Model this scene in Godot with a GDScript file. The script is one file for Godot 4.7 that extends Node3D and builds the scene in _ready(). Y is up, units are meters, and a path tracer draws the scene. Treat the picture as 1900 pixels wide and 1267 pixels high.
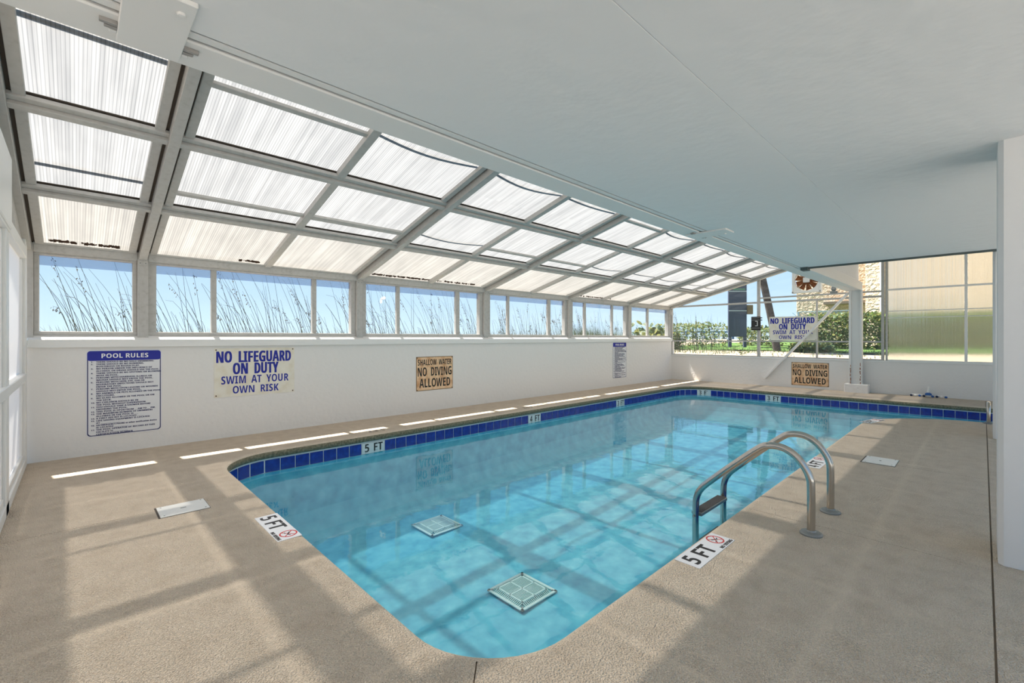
extends Node3D

# ---------------------------------------------------------------- layout (metres; x along the window wall, z away from it)
const EYE := 1.3
const WZ := -6.85          # inner face of the window wall
const GZ := -6.97          # plane of its windows
const EX := 13.6           # inner face of the far end wall
const LX := -0.36          # left glazed wall
const CEIL := 2.43
const SLOPE := 0.265       # of the glazed roof
const WATER := -0.205
const BAYS := [-0.37, 0.57, 3.25, 5.89, 8.53, 11.2, 13.57]

var M := {}
var used := {}
var outline := PackedVector2Array()

# ---------------------------------------------------------------- mesh builder
class Mb:
	var v := PackedVector3Array()
	var n := PackedVector3Array()
	var u := PackedVector2Array()
	func tri(a: Vector3, b: Vector3, c: Vector3, na: Vector3, nb: Vector3, nc: Vector3, ua := Vector2.ZERO, ub := Vector2.ZERO, uc := Vector2.ZERO) -> void:
		v.append_array([a, c, b])
		n.append_array([na, nc, nb])
		u.append_array([ua, uc, ub])
	func flat(a: Vector3, b: Vector3, c: Vector3) -> void:
		var k := (b - a).cross(c - a).normalized()
		tri(a, b, c, k, k, k)
	func quad(a: Vector3, b: Vector3, c: Vector3, d: Vector3, uv := Rect2(0, 0, 1, 1)) -> void:
		var k := (c - a).cross(d - b).normalized()
		var p := uv.position
		var e := uv.end
		tri(a, b, c, k, k, k, p, Vector2(e.x, p.y), e)
		tri(a, c, d, k, k, k, p, e, Vector2(p.x, e.y))
	# bevelled box in the frame t, centred, of size s
	func box(t: Transform3D, s: Vector3, bev := 0.0) -> void:
		var h := s / 2
		if bev <= 0.0:
			for ax in 3:
				for sg in [-1.0, 1.0]:
					var f := Vector3.ZERO; f[ax] = h[ax] * sg
					var p := Vector3.ZERO; p[(ax + 1) % 3] = h[(ax + 1) % 3] * sg
					var q := Vector3.ZERO; q[(ax + 2) % 3] = h[(ax + 2) % 3]
					quad(t * (f - p - q), t * (f + p - q), t * (f + p + q), t * (f - p + q))
			return
		var b := minf(bev, minf(h.x, minf(h.y, h.z)) * 0.9)
		for ax in 3:
			var i := (ax + 1) % 3
			var j := (ax + 2) % 3
			for sg in [-1.0, 1.0]:
				var f := Vector3.ZERO; f[ax] = h[ax] * sg
				var p := Vector3.ZERO; p[i] = (h[i] - b) * sg
				var q := Vector3.ZERO; q[j] = h[j] - b
				quad(t * (f - p - q), t * (f + p - q), t * (f + p + q), t * (f - p + q))
			for s1 in [-1.0, 1.0]:
				for s2 in [-1.0, 1.0]:
					var a := Vector3.ZERO; a[i] = h[i] * s1; a[j] = (h[j] - b) * s2; a[ax] = h[ax] - b
					var c := Vector3.ZERO; c[i] = (h[i] - b) * s1; c[j] = h[j] * s2; c[ax] = h[ax] - b
					var a2 := a; a2[ax] = -a[ax]
					var c2 := c; c2[ax] = -c[ax]
					if s1 * s2 > 0: quad(t * a2, t * c2, t * c, t * a)
					else: quad(t * a, t * c, t * c2, t * a2)
		for sx in [-1.0, 1.0]:
			for sy in [-1.0, 1.0]:
				for sz in [-1.0, 1.0]:
					var a := t * Vector3(h.x * sx, (h.y - b) * sy, (h.z - b) * sz)
					var c := t * Vector3((h.x - b) * sx, h.y * sy, (h.z - b) * sz)
					var d := t * Vector3((h.x - b) * sx, (h.y - b) * sy, h.z * sz)
					if sx * sy * sz > 0: flat(a, c, d)
					else: flat(a, d, c)
	func bx(lo: Vector3, hi: Vector3, bev := 0.0) -> void:
		box(Transform3D(Basis(), (lo + hi) / 2), (hi - lo).abs(), bev)
	# box-section bar from p to q, w across and h along up
	func bar(p: Vector3, q: Vector3, w: float, h: float, up := Vector3.UP, bev := 0.0) -> void:
		var d := (q - p).normalized()
		var s := d.cross(up).normalized()
		var k := s.cross(d).normalized()
		box(Transform3D(Basis(s, k, -d), (p + q) / 2), Vector3(w, h, p.distance_to(q)), bev)
	func tube(pts: PackedVector3Array, r: float, seg := 10, r1 := -1.0, caps := true) -> void:
		var side := Vector3.ZERO
		var rings := []
		for i in pts.size():
			var d := (pts[mini(i + 1, pts.size() - 1)] - pts[maxi(i - 1, 0)]).normalized()
			if i == 0:
				side = d.cross(Vector3.RIGHT if absf(d.x) < 0.8 else Vector3.UP).normalized()
			side = (side - d * side.dot(d)).normalized()
			var up := side.cross(d)
			var rr := r if r1 < 0.0 else lerpf(r, r1, float(i) / (pts.size() - 1))
			var ring := []
			for k in seg:
				var a := TAU * k / seg
				var o := side * cos(a) + up * sin(a)
				ring.append([pts[i] + o * rr, o])
			rings.append(ring)
		for i in pts.size() - 1:
			for k in seg:
				var a: Array = rings[i][k]
				var b: Array = rings[i][(k + 1) % seg]
				var c: Array = rings[i + 1][(k + 1) % seg]
				var d: Array = rings[i + 1][k]
				tri(a[0], d[0], c[0], a[1], d[1], c[1])
				tri(a[0], c[0], b[0], a[1], c[1], b[1])
		if caps:
			for k in seg:
				var k2 := (k + 1) % seg
				flat(pts[0], rings[0][k][0], rings[0][k2][0])
				flat(pts[-1], rings[-1][k2][0], rings[-1][k][0])
	# profile of (radius, height) turned about y
	func lathe(t: Transform3D, prof: PackedVector2Array, seg := 20) -> void:
		for i in prof.size() - 1:
			var e := prof[i + 1] - prof[i]
			var nn := Vector2(e.y, -e.x).normalized()
			for k in seg:
				var a := TAU * k / seg
				var b := TAU * (k + 1) / seg
				var da := Vector3(cos(a), 0, sin(a))
				var db := Vector3(cos(b), 0, sin(b))
				var up := Vector3.UP
				var p0 := t * (da * prof[i].x + up * prof[i].y)
				var p1 := t * (db * prof[i].x + up * prof[i].y)
				var p2 := t * (db * prof[i + 1].x + up * prof[i + 1].y)
				var p3 := t * (da * prof[i + 1].x + up * prof[i + 1].y)
				var na := t.basis * (da * nn.x + up * nn.y)
				var nb := t.basis * (db * nn.x + up * nn.y)
				tri(p0, p3, p2, na, na, nb)
				tri(p0, p2, p1, na, nb, nb)
	func poly_up(pts: PackedVector2Array, y: float) -> void:
		var ix := Geometry2D.triangulate_polygon(pts)
		for i in range(0, ix.size(), 3):
			var a := Vector3(pts[ix[i]].x, y, pts[ix[i]].y)
			var b := Vector3(pts[ix[i + 1]].x, y, pts[ix[i + 1]].y)
			var c := Vector3(pts[ix[i + 2]].x, y, pts[ix[i + 2]].y)
			if (b - a).cross(c - a).y < 0:
				var s := b; b = c; c = s
			flat(a, b, c)
	func mesh() -> ArrayMesh:
		var arr := []
		arr.resize(Mesh.ARRAY_MAX)
		arr[Mesh.ARRAY_VERTEX] = v
		arr[Mesh.ARRAY_NORMAL] = n
		arr[Mesh.ARRAY_TEX_UV] = u
		var m := ArrayMesh.new()
		m.add_surface_from_arrays(Mesh.PRIMITIVE_TRIANGLES, arr)
		return m

# ---------------------------------------------------------------- things
func numbered(called: String) -> String:
	var k: int = used.get(called, 0)
	used[called] = k + 1
	return called if k == 0 else "%s_%03d" % [called, k]

func tag(o: Node3D, label := "", category := "", group := "", kind := "") -> Node3D:
	for p in [["label", label], ["category", category], ["group", group], ["kind", kind]]:
		if p[1] != "": o.set_meta(p[0], p[1])
	return o

func base(called: String, label := "", category := "", group := "", kind := "", at := Vector3.ZERO) -> Node3D:
	var o := Node3D.new()
	o.name = numbered(called)
	add_child(o)
	o.position = at
	return tag(o, label, category, group, kind)

func add(mb, called: String, mat: Material, parent: Node3D = null, at := Transform3D()) -> MeshInstance3D:
	var o := MeshInstance3D.new()
	o.mesh = mb.mesh() if mb is Mb else mb
	o.material_override = mat
	o.transform = at
	if parent == null:
		o.name = numbered(called)
		add_child(o)
	else:
		o.name = called
		parent.add_child(o, true)
	return o

func one_box(called: String, lo: Vector3, hi: Vector3, mat: Material, parent: Node3D, bev := 0.004) -> MeshInstance3D:
	var b := Mb.new()
	b.bx(lo, hi, bev)
	return add(b, called, mat, parent)

func one_bar(called: String, p: Vector3, q: Vector3, w: float, h: float, mat: Material, parent: Node3D, up := Vector3.UP, bev := 0.004) -> MeshInstance3D:
	var b := Mb.new()
	b.bar(p, q, w, h, up, bev)
	return add(b, called, mat, parent)

# ---------------------------------------------------------------- materials
func mat(name_: String, c: Color, rough := 0.7, metal := 0.0) -> StandardMaterial3D:
	var m := StandardMaterial3D.new()
	m.resource_name = name_
	m.albedo_color = c
	m.roughness = rough
	m.metallic = metal
	M[name_] = m
	return m

func noise(freq: float, seed_: int, oct := 4, kind := FastNoiseLite.TYPE_SIMPLEX_SMOOTH) -> FastNoiseLite:
	var f := FastNoiseLite.new()
	f.noise_type = kind
	f.frequency = freq
	f.seed = seed_
	f.fractal_octaves = oct
	return f

func ramp(stops: Array) -> Gradient:
	var g := Gradient.new()
	var o := PackedFloat32Array()
	var c := PackedColorArray()
	for s in stops:
		o.append(s[0]); c.append(s[1])
	g.offsets = o
	g.colors = c
	return g

func tex(f: FastNoiseLite, size: int, g: Gradient = null, bump := -1.0) -> NoiseTexture2D:
	var t := NoiseTexture2D.new()
	t.width = size
	t.height = size
	t.seamless = true
	t.noise = f
	if g: t.color_ramp = g
	if bump >= 0.0:
		t.as_normal_map = true
		t.bump_strength = bump
	return t

func tri_world(m: StandardMaterial3D, per_metre: float) -> StandardMaterial3D:
	m.uv1_triplanar = true
	m.uv1_world_triplanar = true
	m.uv1_scale = Vector3.ONE * per_metre
	return m

func g3(r: int, g: int, b: int) -> Color:
	return Color8(r, g, b)

func make_materials() -> void:
	# deck: tan sprayed texture with pale and dark grit
	var m := mat("deck", Color.WHITE, 0.82)
	m.albedo_texture = tex(noise(0.16, 3, 2), 1024, ramp([[0.0, g3(152, 131, 110)], [0.2, g3(212, 194, 173)], [0.45, g3(229, 212, 191)], [0.7, g3(236, 220, 200)], [0.8, g3(240, 231, 218)], [1.0, g3(250, 246, 238)]]))
	m.detail_enabled = true
	m.detail_blend_mode = BaseMaterial3D.BLEND_MODE_MUL
	m.detail_albedo = tex(noise(0.012, 8, 4), 512, ramp([[0.0, g3(238, 234, 229)], [0.4, g3(247, 245, 242)], [1.0, g3(255, 254, 252)]]))
	m.uv2_triplanar = true
	m.uv2_world_triplanar = true
	m.uv2_scale = Vector3.ONE * 0.45
	m.heightmap_enabled = true
	m.heightmap_texture = tex(noise(0.09, 5, 3), 1024)
	m.heightmap_scale = 1.6
	tri_world(m, 0.9)
	m = mat("shaded_grime", Color.WHITE, 0.9)  # coping face: grime, and the shade on it, both put into the colour
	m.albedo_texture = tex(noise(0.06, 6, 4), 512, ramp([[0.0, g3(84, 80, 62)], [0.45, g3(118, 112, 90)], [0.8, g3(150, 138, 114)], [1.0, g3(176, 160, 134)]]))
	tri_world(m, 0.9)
	# stucco wall
	m = mat("stucco", g3(232, 230, 227), 0.85)
	m.heightmap_enabled = true
	m.heightmap_texture = tex(noise(0.03, 11, 5), 512)
	m.heightmap_scale = 0.35
	tri_world(m, 0.7)
	m = mat("plaster", g3(228, 228, 228), 0.85)
	m.heightmap_enabled = true
	m.heightmap_texture = tex(noise(0.02, 12, 4), 512)
	m.heightmap_scale = 0.35
	tri_world(m, 0.5)
	m = mat("white_paint", g3(226, 225, 223), 0.5)
	m = mat("white_trim", g3(232, 232, 230), 0.45)
	# aluminium frames, dulled paint with a little grime
	m = mat("frame", Color.WHITE, 0.5)
	m.albedo_texture = tex(noise(0.02, 21, 4), 512, ramp([[0.0, g3(170, 167, 162)], [0.35, g3(184, 182, 178)], [1.0, g3(191, 189, 186)]]))
	tri_world(m, 1.3)
	mat("dark_gap", g3(84, 76, 68), 0.9)
	mat("shim", g3(150, 147, 144), 0.7)
	mat("joint_fill", g3(128, 114, 98), 0.95)
	mat("litter", g3(64, 44, 30), 0.95)
	mat("dark_seal", g3(48, 50, 50), 0.8)
	mat("green_flashing", g3(72, 84, 84), 0.6)
	# glass
	m = mat("glass", Color(1, 1, 1, 0.03), 0.0)
	m.transparency = BaseMaterial3D.TRANSPARENCY_ALPHA
	m.metallic_specular = 0.45
	m = mat("tint_film", Color(0.22, 0.5, 0.82, 0.34), 0.4)
	m.transparency = BaseMaterial3D.TRANSPARENCY_ALPHA
	# twin-wall sheets of the roof: fine flutes and streaks of grime along the slope
	M["sheet"] = []
	for k in 4:
		var im := Image.create(512, 256, false, Image.FORMAT_RGBA8)
		var f1 := noise(0.035, 40 + k, 3)
		var f2 := noise(0.004, 50 + k, 3)
		var f3 := noise(0.09, 60 + k, 2)
		for x in 512:
			var flute := 0.86 if x % 8 < 2 else 1.0
			var streak := clampf(0.5 + 1.1 * f1.get_noise_2d(x * 1.0, 7.0), 0.0, 1.0)
			for y in 256:
				var s := clampf(streak + 0.5 * f3.get_noise_2d(x * 1.2, y * 0.06), 0.0, 1.0)
				var w := 0.86 + 0.11 * s + 0.05 * f2.get_noise_2d(x * 3.0, y * 3.0)
				im.set_pixel(x, y, Color(w * flute, w * flute * (0.995 if k < 3 else 0.975), w * flute * (0.985 if k < 3 else 0.93), 1.0))
		m = mat("sheet_%d" % k, Color(0.63, 0.63, 0.63, 0.935), 0.5)
		m.albedo_texture = ImageTexture.create_from_image(im)
		m.transparency = BaseMaterial3D.TRANSPARENCY_ALPHA
		m.backlight_enabled = true
		m.backlight = Color(1, 1, 1)
		M["sheet"].append(m)
	m = mat("frosted", Color(0.66, 0.66, 0.66, 0.97), 0.5)
	m.transparency = BaseMaterial3D.TRANSPARENCY_ALPHA
	m.backlight_enabled = true
	m.backlight = Color(1, 1, 1)
	# fluted sheet of the end wall: smears what stands behind it sideways
	var nim := Image.create(512, 8, false, Image.FORMAT_RGBA8)
	var rng := RandomNumberGenerator.new()
	rng.seed = 5
	for k in 64:
		var tilt := rng.randf_range(0.5, 1.0)
		for x in 8:
			var s := sin(TAU * (x + 0.5) / 8.0) * tilt
			for y in 8:
				nim.set_pixel(k * 8 + x, y, Color(0.5 + 0.5 * 0.72 * s, 0.5, 0.5 + 0.5 * sqrt(1.0 - 0.5184 * s * s), 1))
	m = mat("fluted", Color(0.97, 0.97, 0.96, 0.08), 0.12)
	m.refraction_enabled = true
	m.refraction_scale = 0.03
	m.normal_enabled = true
	m.normal_texture = ImageTexture.create_from_image(nim)
	m.normal_scale = 1.0
	# pool
	m = mat("basin", Color.WHITE, 0.6)
	m.albedo_texture = tex(noise(0.018, 31, 5), 1024, ramp([[0.0, g3(58, 164, 198)], [0.4, g3(80, 188, 213)], [0.7, g3(96, 201, 222)], [1.0, g3(122, 214, 230)]]))
	tri_world(m, 0.22)
	m = mat("tile", Color.WHITE, 0.15)
	m.albedo_texture = tex(noise(0.03, 33, 4), 256, ramp([[0.0, g3(14, 32, 120)], [0.5, g3(20, 46, 150)], [1.0, g3(30, 66, 176)]]))
	tri_world(m, 1.7)
	mat("tile_white", g3(226, 228, 226), 0.25)
	mat("grout", g3(214, 220, 222), 0.8)
	m = mat("water", Color(0.75, 0.93, 1.0, 0.02), 0.01)
	m.transparency = BaseMaterial3D.TRANSPARENCY_ALPHA
	m.metallic_specular = 0.44
	m.normal_enabled = true
	m.normal_texture = tex(noise(0.012, 71, 4), 1024, null, 2.2)
	m.normal_scale = 0.075
	tri_world(m, 0.35)
	# metals and signs
	m = mat("steel", g3(196, 190, 182), 0.28, 1.0)
	m.roughness_texture = tex(noise(0.06, 81, 4), 256, ramp([[0.0, Color(0.6, 0.6, 0.6)], [1.0, Color(1, 1, 1)]]))
	tri_world(m, 3.0)
	mat("galv", g3(150, 152, 150), 0.5, 0.7)
	mat("tread", g3(62, 60, 60), 0.8)
	mat("blue_print", g3(18, 32, 150), 0.5)
	mat("navy_print", g3(26, 34, 92), 0.5)
	mat("black_print", g3(26, 24, 24), 0.6)
	mat("worn_print", g3(120, 108, 96), 0.8)
	mat("red_print", g3(196, 44, 40), 0.5)
	mat("white_print", g3(242, 242, 242), 0.5)
	mat("sign_white", g3(226, 227, 230), 0.4)
	m = mat("sign_cream", Color.WHITE, 0.45)
	m.albedo_texture = tex(noise(0.02, 91, 4), 256, ramp([[0.0, g3(226, 217, 196)], [0.5, g3(234, 229, 215)], [1.0, g3(238, 234, 222)]]))
	tri_world(m, 1.0)
	m = mat("sign_tan", Color.WHITE, 0.5)
	m.albedo_texture = tex(noise(0.02, 92, 4), 256, ramp([[0.0, g3(200, 148, 104)], [0.5, g3(232, 196, 156)], [1.0, g3(240, 210, 174)]]))
	tri_world(m, 1.2)
	mat("sign_edge", g3(120, 92, 58), 0.7)
	m = mat("sign_glassy", g3(150, 146, 130), 0.45)
	m = mat("rust", Color.WHITE, 0.9)
	m.albedo_texture = tex(noise(0.05, 93, 4), 256, ramp([[0.0, g3(78, 42, 22)], [0.5, g3(142, 82, 44)], [1.0, g3(176, 130, 92)]]))
	tri_world(m, 2.0)
	mat("screw", g3(96, 70, 50), 0.6, 0.5)
	mat("lid", g3(238, 237, 232), 0.5)
	mat("black_plastic", g3(34, 34, 36), 0.5)
	mat("vac_blue", g3(40, 96, 170), 0.5)
	mat("vac_navy", g3(34, 48, 78), 0.5)
	mat("drain", g3(196, 234, 232), 0.5)
	mat("drain_dark", g3(112, 186, 192), 0.7)
	# outdoors
	m = mat("sand", Color.WHITE, 0.95)
	m.albedo_texture = tex(noise(0.03, 101, 5), 512, ramp([[0.0, g3(112, 98, 80)], [0.5, g3(150, 136, 116)], [1.0, g3(172, 158, 138)]]))
	tri_world(m, 0.3)
	mat("bounce_paving", g3(212, 205, 194), 0.9)  # pale tone picked to bounce neutral light onto the ceiling
	m = mat("turf", Color.WHITE, 0.95)
	m.albedo_texture = tex(noise(0.04, 102, 5), 512, ramp([[0.0, g3(42, 68, 18)], [0.5, g3(66, 98, 26)], [1.0, g3(92, 118, 40)]]))
	tri_world(m, 0.4)
	for a in [["oat_stem", g3(60, 66, 52)], ["oat_seed", g3(58, 50, 38)], ["blade_green", g3(66, 90, 40)]]:
		m = mat(a[0], a[1], 0.8)
		m.backlight_enabled = true
		m.backlight = Color(0.25, 0.25, 0.2)
	for a in [["leaf_bright", g3(96, 124, 32)], ["leaf_mid", g3(38, 72, 24)], ["leaf_dark", g3(24, 52, 20)], ["leaf_grape", g3(28, 60, 30)], ["frond", g3(70, 104, 44)]]:
		m = mat(a[0], a[1], 0.6)
		m.backlight_enabled = true
		m.backlight = Color(0.5, 0.5, 0.3)
	m = mat("bark", Color.WHITE, 0.95)
	m.albedo_texture = tex(noise(0.05, 103, 4), 256, ramp([[0.0, g3(44, 42, 42)], [1.0, g3(92, 86, 82)]]))
	tri_world(m, 1.0)
	m = mat("house_stucco", Color.WHITE, 0.95)
	m.albedo_texture = tex(noise(0.03, 104, 5), 512, ramp([[0.0, g3(176, 152, 124)], [0.5, g3(216, 194, 166)], [1.0, g3(232, 214, 190)]]))
	m.heightmap_enabled = true
	m.heightmap_texture = tex(noise(0.03, 105, 4), 512)
	m.heightmap_scale = 6.0
	tri_world(m, 0.35)
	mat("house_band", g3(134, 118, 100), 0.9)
	mat("board_wood", g3(62, 70, 92), 0.7)
	mat("board_line", g3(190, 196, 200), 0.7)
	mat("board_green", g3(84, 130, 104), 0.7)
	mat("brown_box", g3(120, 98, 70), 0.8)
	mat("lattice", g3(150, 176, 190), 0.7)
	mat("pier", g3(92, 108, 124), 0.9)
	mat("sea", g3(84, 130, 156), 0.2)
	mat("scrap", g3(240, 240, 240), 0.7)

# ---------------------------------------------------------------- lettering
var fonts := {}
func heavy(tm: Mesh, by: float) -> ArrayMesh:
	# thicker strokes: the same letters struck a little to either side
	var st := SurfaceTool.new()
	for k in 3:
		st.append_from(tm, 0, Transform3D(Basis(), Vector3((k - 1) * by, 0, k * 0.012)))
	return st.commit()

func lettering(text: String, called: String, m: Material, parent: Node3D, t: Transform3D, w: float, h: float, bold := true, fat := 0.0) -> MeshInstance3D:
	# fits the words into w by h, centred on t, raised 1.5 mm along t's z
	if not fonts.has(bold):
		var sf := SystemFont.new()
		sf.font_names = PackedStringArray(["Droid Sans"])
		sf.font_weight = 700 if bold else 400
		fonts[bold] = sf
	var tm := TextMesh.new()
	tm.font = fonts[bold]
	tm.text = text
	tm.font_size = 64
	tm.pixel_size = 0.01
	tm.depth = 0.05
	tm.curve_step = 3.0
	var box := tm.get_aabb()
	var sx := w / box.size.x
	var sy := h / box.size.y if h > 0.0 else sx
	var c := box.get_center()
	var b := t.basis.scaled_local(Vector3(sx, sy, 0.03))
	var o := add(heavy(tm, fat) if fat > 0.0 else tm, called, m, parent, Transform3D(b, t.origin - b * c + t.basis.z * 0.0008))
	return o

func plate(called: String, t: Transform3D, w: float, h: float, d: float, r: float, m: Material, parent: Node3D) -> MeshInstance3D:
	# rounded plate, its face towards t's z
	var pts := PackedVector2Array()
	for q in 4:
		var c := Vector2((w / 2 - r) * [1, -1, -1, 1][q], (h / 2 - r) * [1, 1, -1, -1][q])
		for k in 6:
			var a := PI / 2 * (q + k / 5.0)
			pts.append(c + Vector2(cos(a), sin(a)) * r)
	var b := Mb.new()
	for i in pts.size():
		var p := pts[i]
		var s := pts[(i + 1) % pts.size()]
		b.flat(t * Vector3(0, 0, d), t * Vector3(p.x, p.y, d), t * Vector3(s.x, s.y, d))
		b.flat(t * Vector3(0, 0, 0), t * Vector3(s.x, s.y, 0), t * Vector3(p.x, p.y, 0))
		b.quad(t * Vector3(p.x, p.y, 0), t * Vector3(s.x, s.y, 0), t * Vector3(s.x, s.y, d), t * Vector3(p.x, p.y, d))
	return add(b, called, m, parent)

func off(t: Transform3D, x: float, y: float, z := 0.0) -> Transform3D:
	return Transform3D(t.basis, t * Vector3(x, y, z))

func screws(t: Transform3D, w: float, h: float, m: Material, parent: Node3D, inset := 0.02, z := 0.004) -> void:
	for sx in [-1, 1]:
		for sy in [-1, 1]:
			var b := Mb.new()
			var c := off(t, sx * (w / 2 - inset), sy * (h / 2 - inset), z)
			b.lathe(Transform3D(c.basis * Basis(Vector3.RIGHT, PI / 2), c.origin), PackedVector2Array([Vector2(0.009, 0), Vector2(0.008, 0.004), Vector2(0.0, 0.005)]), 10)
			add(b, "screw", m, parent)


func _ready() -> void:
	set_camera_and_light()
	make_materials()
	make_outline()
	build_floor()
	build_pool()
	build_window_wall()
	build_windows()
	build_roof()
	build_ceiling()
	build_end_wall()
	build_left_wall()
	build_near_side()
	build_signs()
	build_pool_things()
	build_end_things()
	build_outdoors()

func set_camera_and_light() -> void:
	var cam := Camera3D.new()
	cam.name = "camera"
	add_child(cam)
	cam.projection = Camera3D.PROJECTION_FRUSTUM
	cam.near = 0.05
	cam.far = 3000.0
	cam.size = 2.0 * 0.05 * 633.5 / 841.0
	cam.frustum_offset = Vector2(0, -6.5 / 841.0 * 0.05)
	cam.position = Vector3(0, EYE, 0)
	cam.rotation = Vector3(0, deg_to_rad(46.1 - 90.0), 0)
	cam.current = true
	var env := Environment.new()
	env.background_mode = Environment.BG_SKY
	var sky := Sky.new()
	var sm := ProceduralSkyMaterial.new()
	sm.sky_top_color = g3(98, 164, 224)
	sm.sky_horizon_color = g3(206, 232, 248)
	sm.sky_curve = 0.18
	sm.ground_horizon_color = g3(200, 205, 205)
	sm.ground_bottom_color = g3(170, 160, 145)
	sm.sun_angle_max = 1.0
	sm.energy_multiplier = 1.0
	sky.sky_material = sm
	env.sky = sky
	env.tonemap_mode = Environment.TONE_MAPPER_LINEAR
	env.tonemap_exposure = 1.27
	env.sdfgi_enabled = true
	env.ssao_enabled = true
	env.ssil_enabled = true
	var we := WorldEnvironment.new()
	we.name = "environment"
	we.environment = env
	add_child(we)
	var sun := DirectionalLight3D.new()
	sun.name = "sun"
	add_child(sun)
	sun.look_at_from_position(Vector3.ZERO, Vector3(0.075, -1.0, 0.57), Vector3.RIGHT)
	sun.light_energy = 5.0
	sun.light_color = Color(1.0, 0.97, 0.925)
	sun.light_angular_distance = 0.9
	sun.shadow_enabled = true

# ---------------------------------------------------------------- pool outline, deck
func fillet(corners: Array) -> PackedVector2Array:
	var out := PackedVector2Array()
	var k := corners.size()
	for i in k:
		var p := Vector2(corners[i][0], corners[i][1])
		var r: float = corners[i][2]
		var a := (Vector2(corners[(i + k - 1) % k][0], corners[(i + k - 1) % k][1]) - p).normalized()
		var b := (Vector2(corners[(i + 1) % k][0], corners[(i + 1) % k][1]) - p).normalized()
		var half := absf(a.angle_to(b)) / 2
		var c := p + (a + b).normalized() * r / sin(half)
		var s := p + a * r / tan(half) - c
		var turn := s.angle_to(p + b * r / tan(half) - c)
		for j in 13:
			out.append(c + s.rotated(turn * j / 12.0))
	return out

func make_outline() -> void:
	var raw := fillet([[1.1, -5.72, 0.55], [12.3, -5.72, 0.7], [12.3, 1.4, 0.4], [10.15, 1.4, 0.4], [10.15, -1.32, 1.45], [1.1, -1.29, 0.45]])
	# resample evenly so that sweeps stay smooth
	outline = raw

func offset_outline(d: float) -> PackedVector2Array:
	# d > 0: away from the water
	var out := PackedVector2Array()
	var k := outline.size()
	for i in k:
		var t := (outline[(i + 1) % k] - outline[(i + k - 1) % k]).normalized()
		out.append(outline[i] + Vector2(t.y, -t.x) * d)
	return out

func slab(pts: PackedVector2Array, y0: float, y1: float) -> Mb:
	var b := Mb.new()
	b.poly_up(pts, y1)
	var cw := Geometry2D.is_polygon_clockwise(pts)
	for i in pts.size():
		var p := pts[i]
		var q := pts[(i + 1) % pts.size()]
		if cw:
			var s := p; p = q; q = s
		b.quad(Vector3(q.x, y0, q.y), Vector3(p.x, y0, p.y), Vector3(p.x, y1, p.y), Vector3(q.x, y1, q.y))
	return b

func build_floor() -> void:
	var f := base("floor", "tan textured concrete pool deck cut by control joints", "", "", "structure")
	var hole := offset_outline(0.06)
	var g := 0.003
	var xl := LX - 0.3
	var xr := EX + 0.2
	var cuts := [[xl, WZ - 0.2, xr, WZ - 0.2, xr, -4.3, xl, -4.3], [xl, -4.3, 1.4, -4.3, 1.4, -1.65, -0.285, 0.035, xl, 0.035], [1.4, -4.3, 3.7, -4.3, 3.7, 0.035, -0.285, 0.035, 1.4, -1.65], [3.7, -4.3, 6.03, -4.3, 6.03, 0.035, 3.7, 0.035], [6.03, -4.3, xr, -4.3, xr, 0.035, 6.03, 0.035], [xl, 0.037, xr, 0.037, xr, 1.85, xl, 1.85]]
	for c in cuts:
		var poly := PackedVector2Array()
		for i in range(0, c.size(), 2): poly.append(Vector2(c[i], c[i + 1]))
		for q in Geometry2D.offset_polygon(poly, -g, Geometry2D.JOIN_MITER):
			for p in Geometry2D.clip_polygons(q, hole):
				add(slab(p, -0.12, 0.0), "deck_slab", M.deck, f)
	# bed that shows at the bottom of the joints
	for p in Geometry2D.clip_polygons(PackedVector2Array([Vector2(LX - 0.3, WZ - 0.2), Vector2(0.4, WZ - 0.2), Vector2(0.4, 1.85), Vector2(LX - 0.3, 1.85)]), hole):
		add(slab(p, -0.2, -0.007), "joint_bed", M.joint_fill, f)
	for p in Geometry2D.clip_polygons(PackedVector2Array([Vector2(0.4, -2.8), Vector2(EX + 0.2, -2.8), Vector2(EX + 0.2, 1.85), Vector2(0.4, 1.85)]), hole):
		add(slab(p, -0.2, -0.007), "joint_bed", M.joint_fill, f)
	for p in Geometry2D.clip_polygons(PackedVector2Array([Vector2(0.4, WZ - 0.2), Vector2(EX + 0.2, WZ - 0.2), Vector2(EX + 0.2, -2.8), Vector2(0.4, -2.8)]), hole):
		add(slab(p, -0.2, -0.007), "joint_bed", M.joint_fill, f)

func pool_floor(x: float) -> float:
	return -1.19 + 0.03 * x

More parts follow.
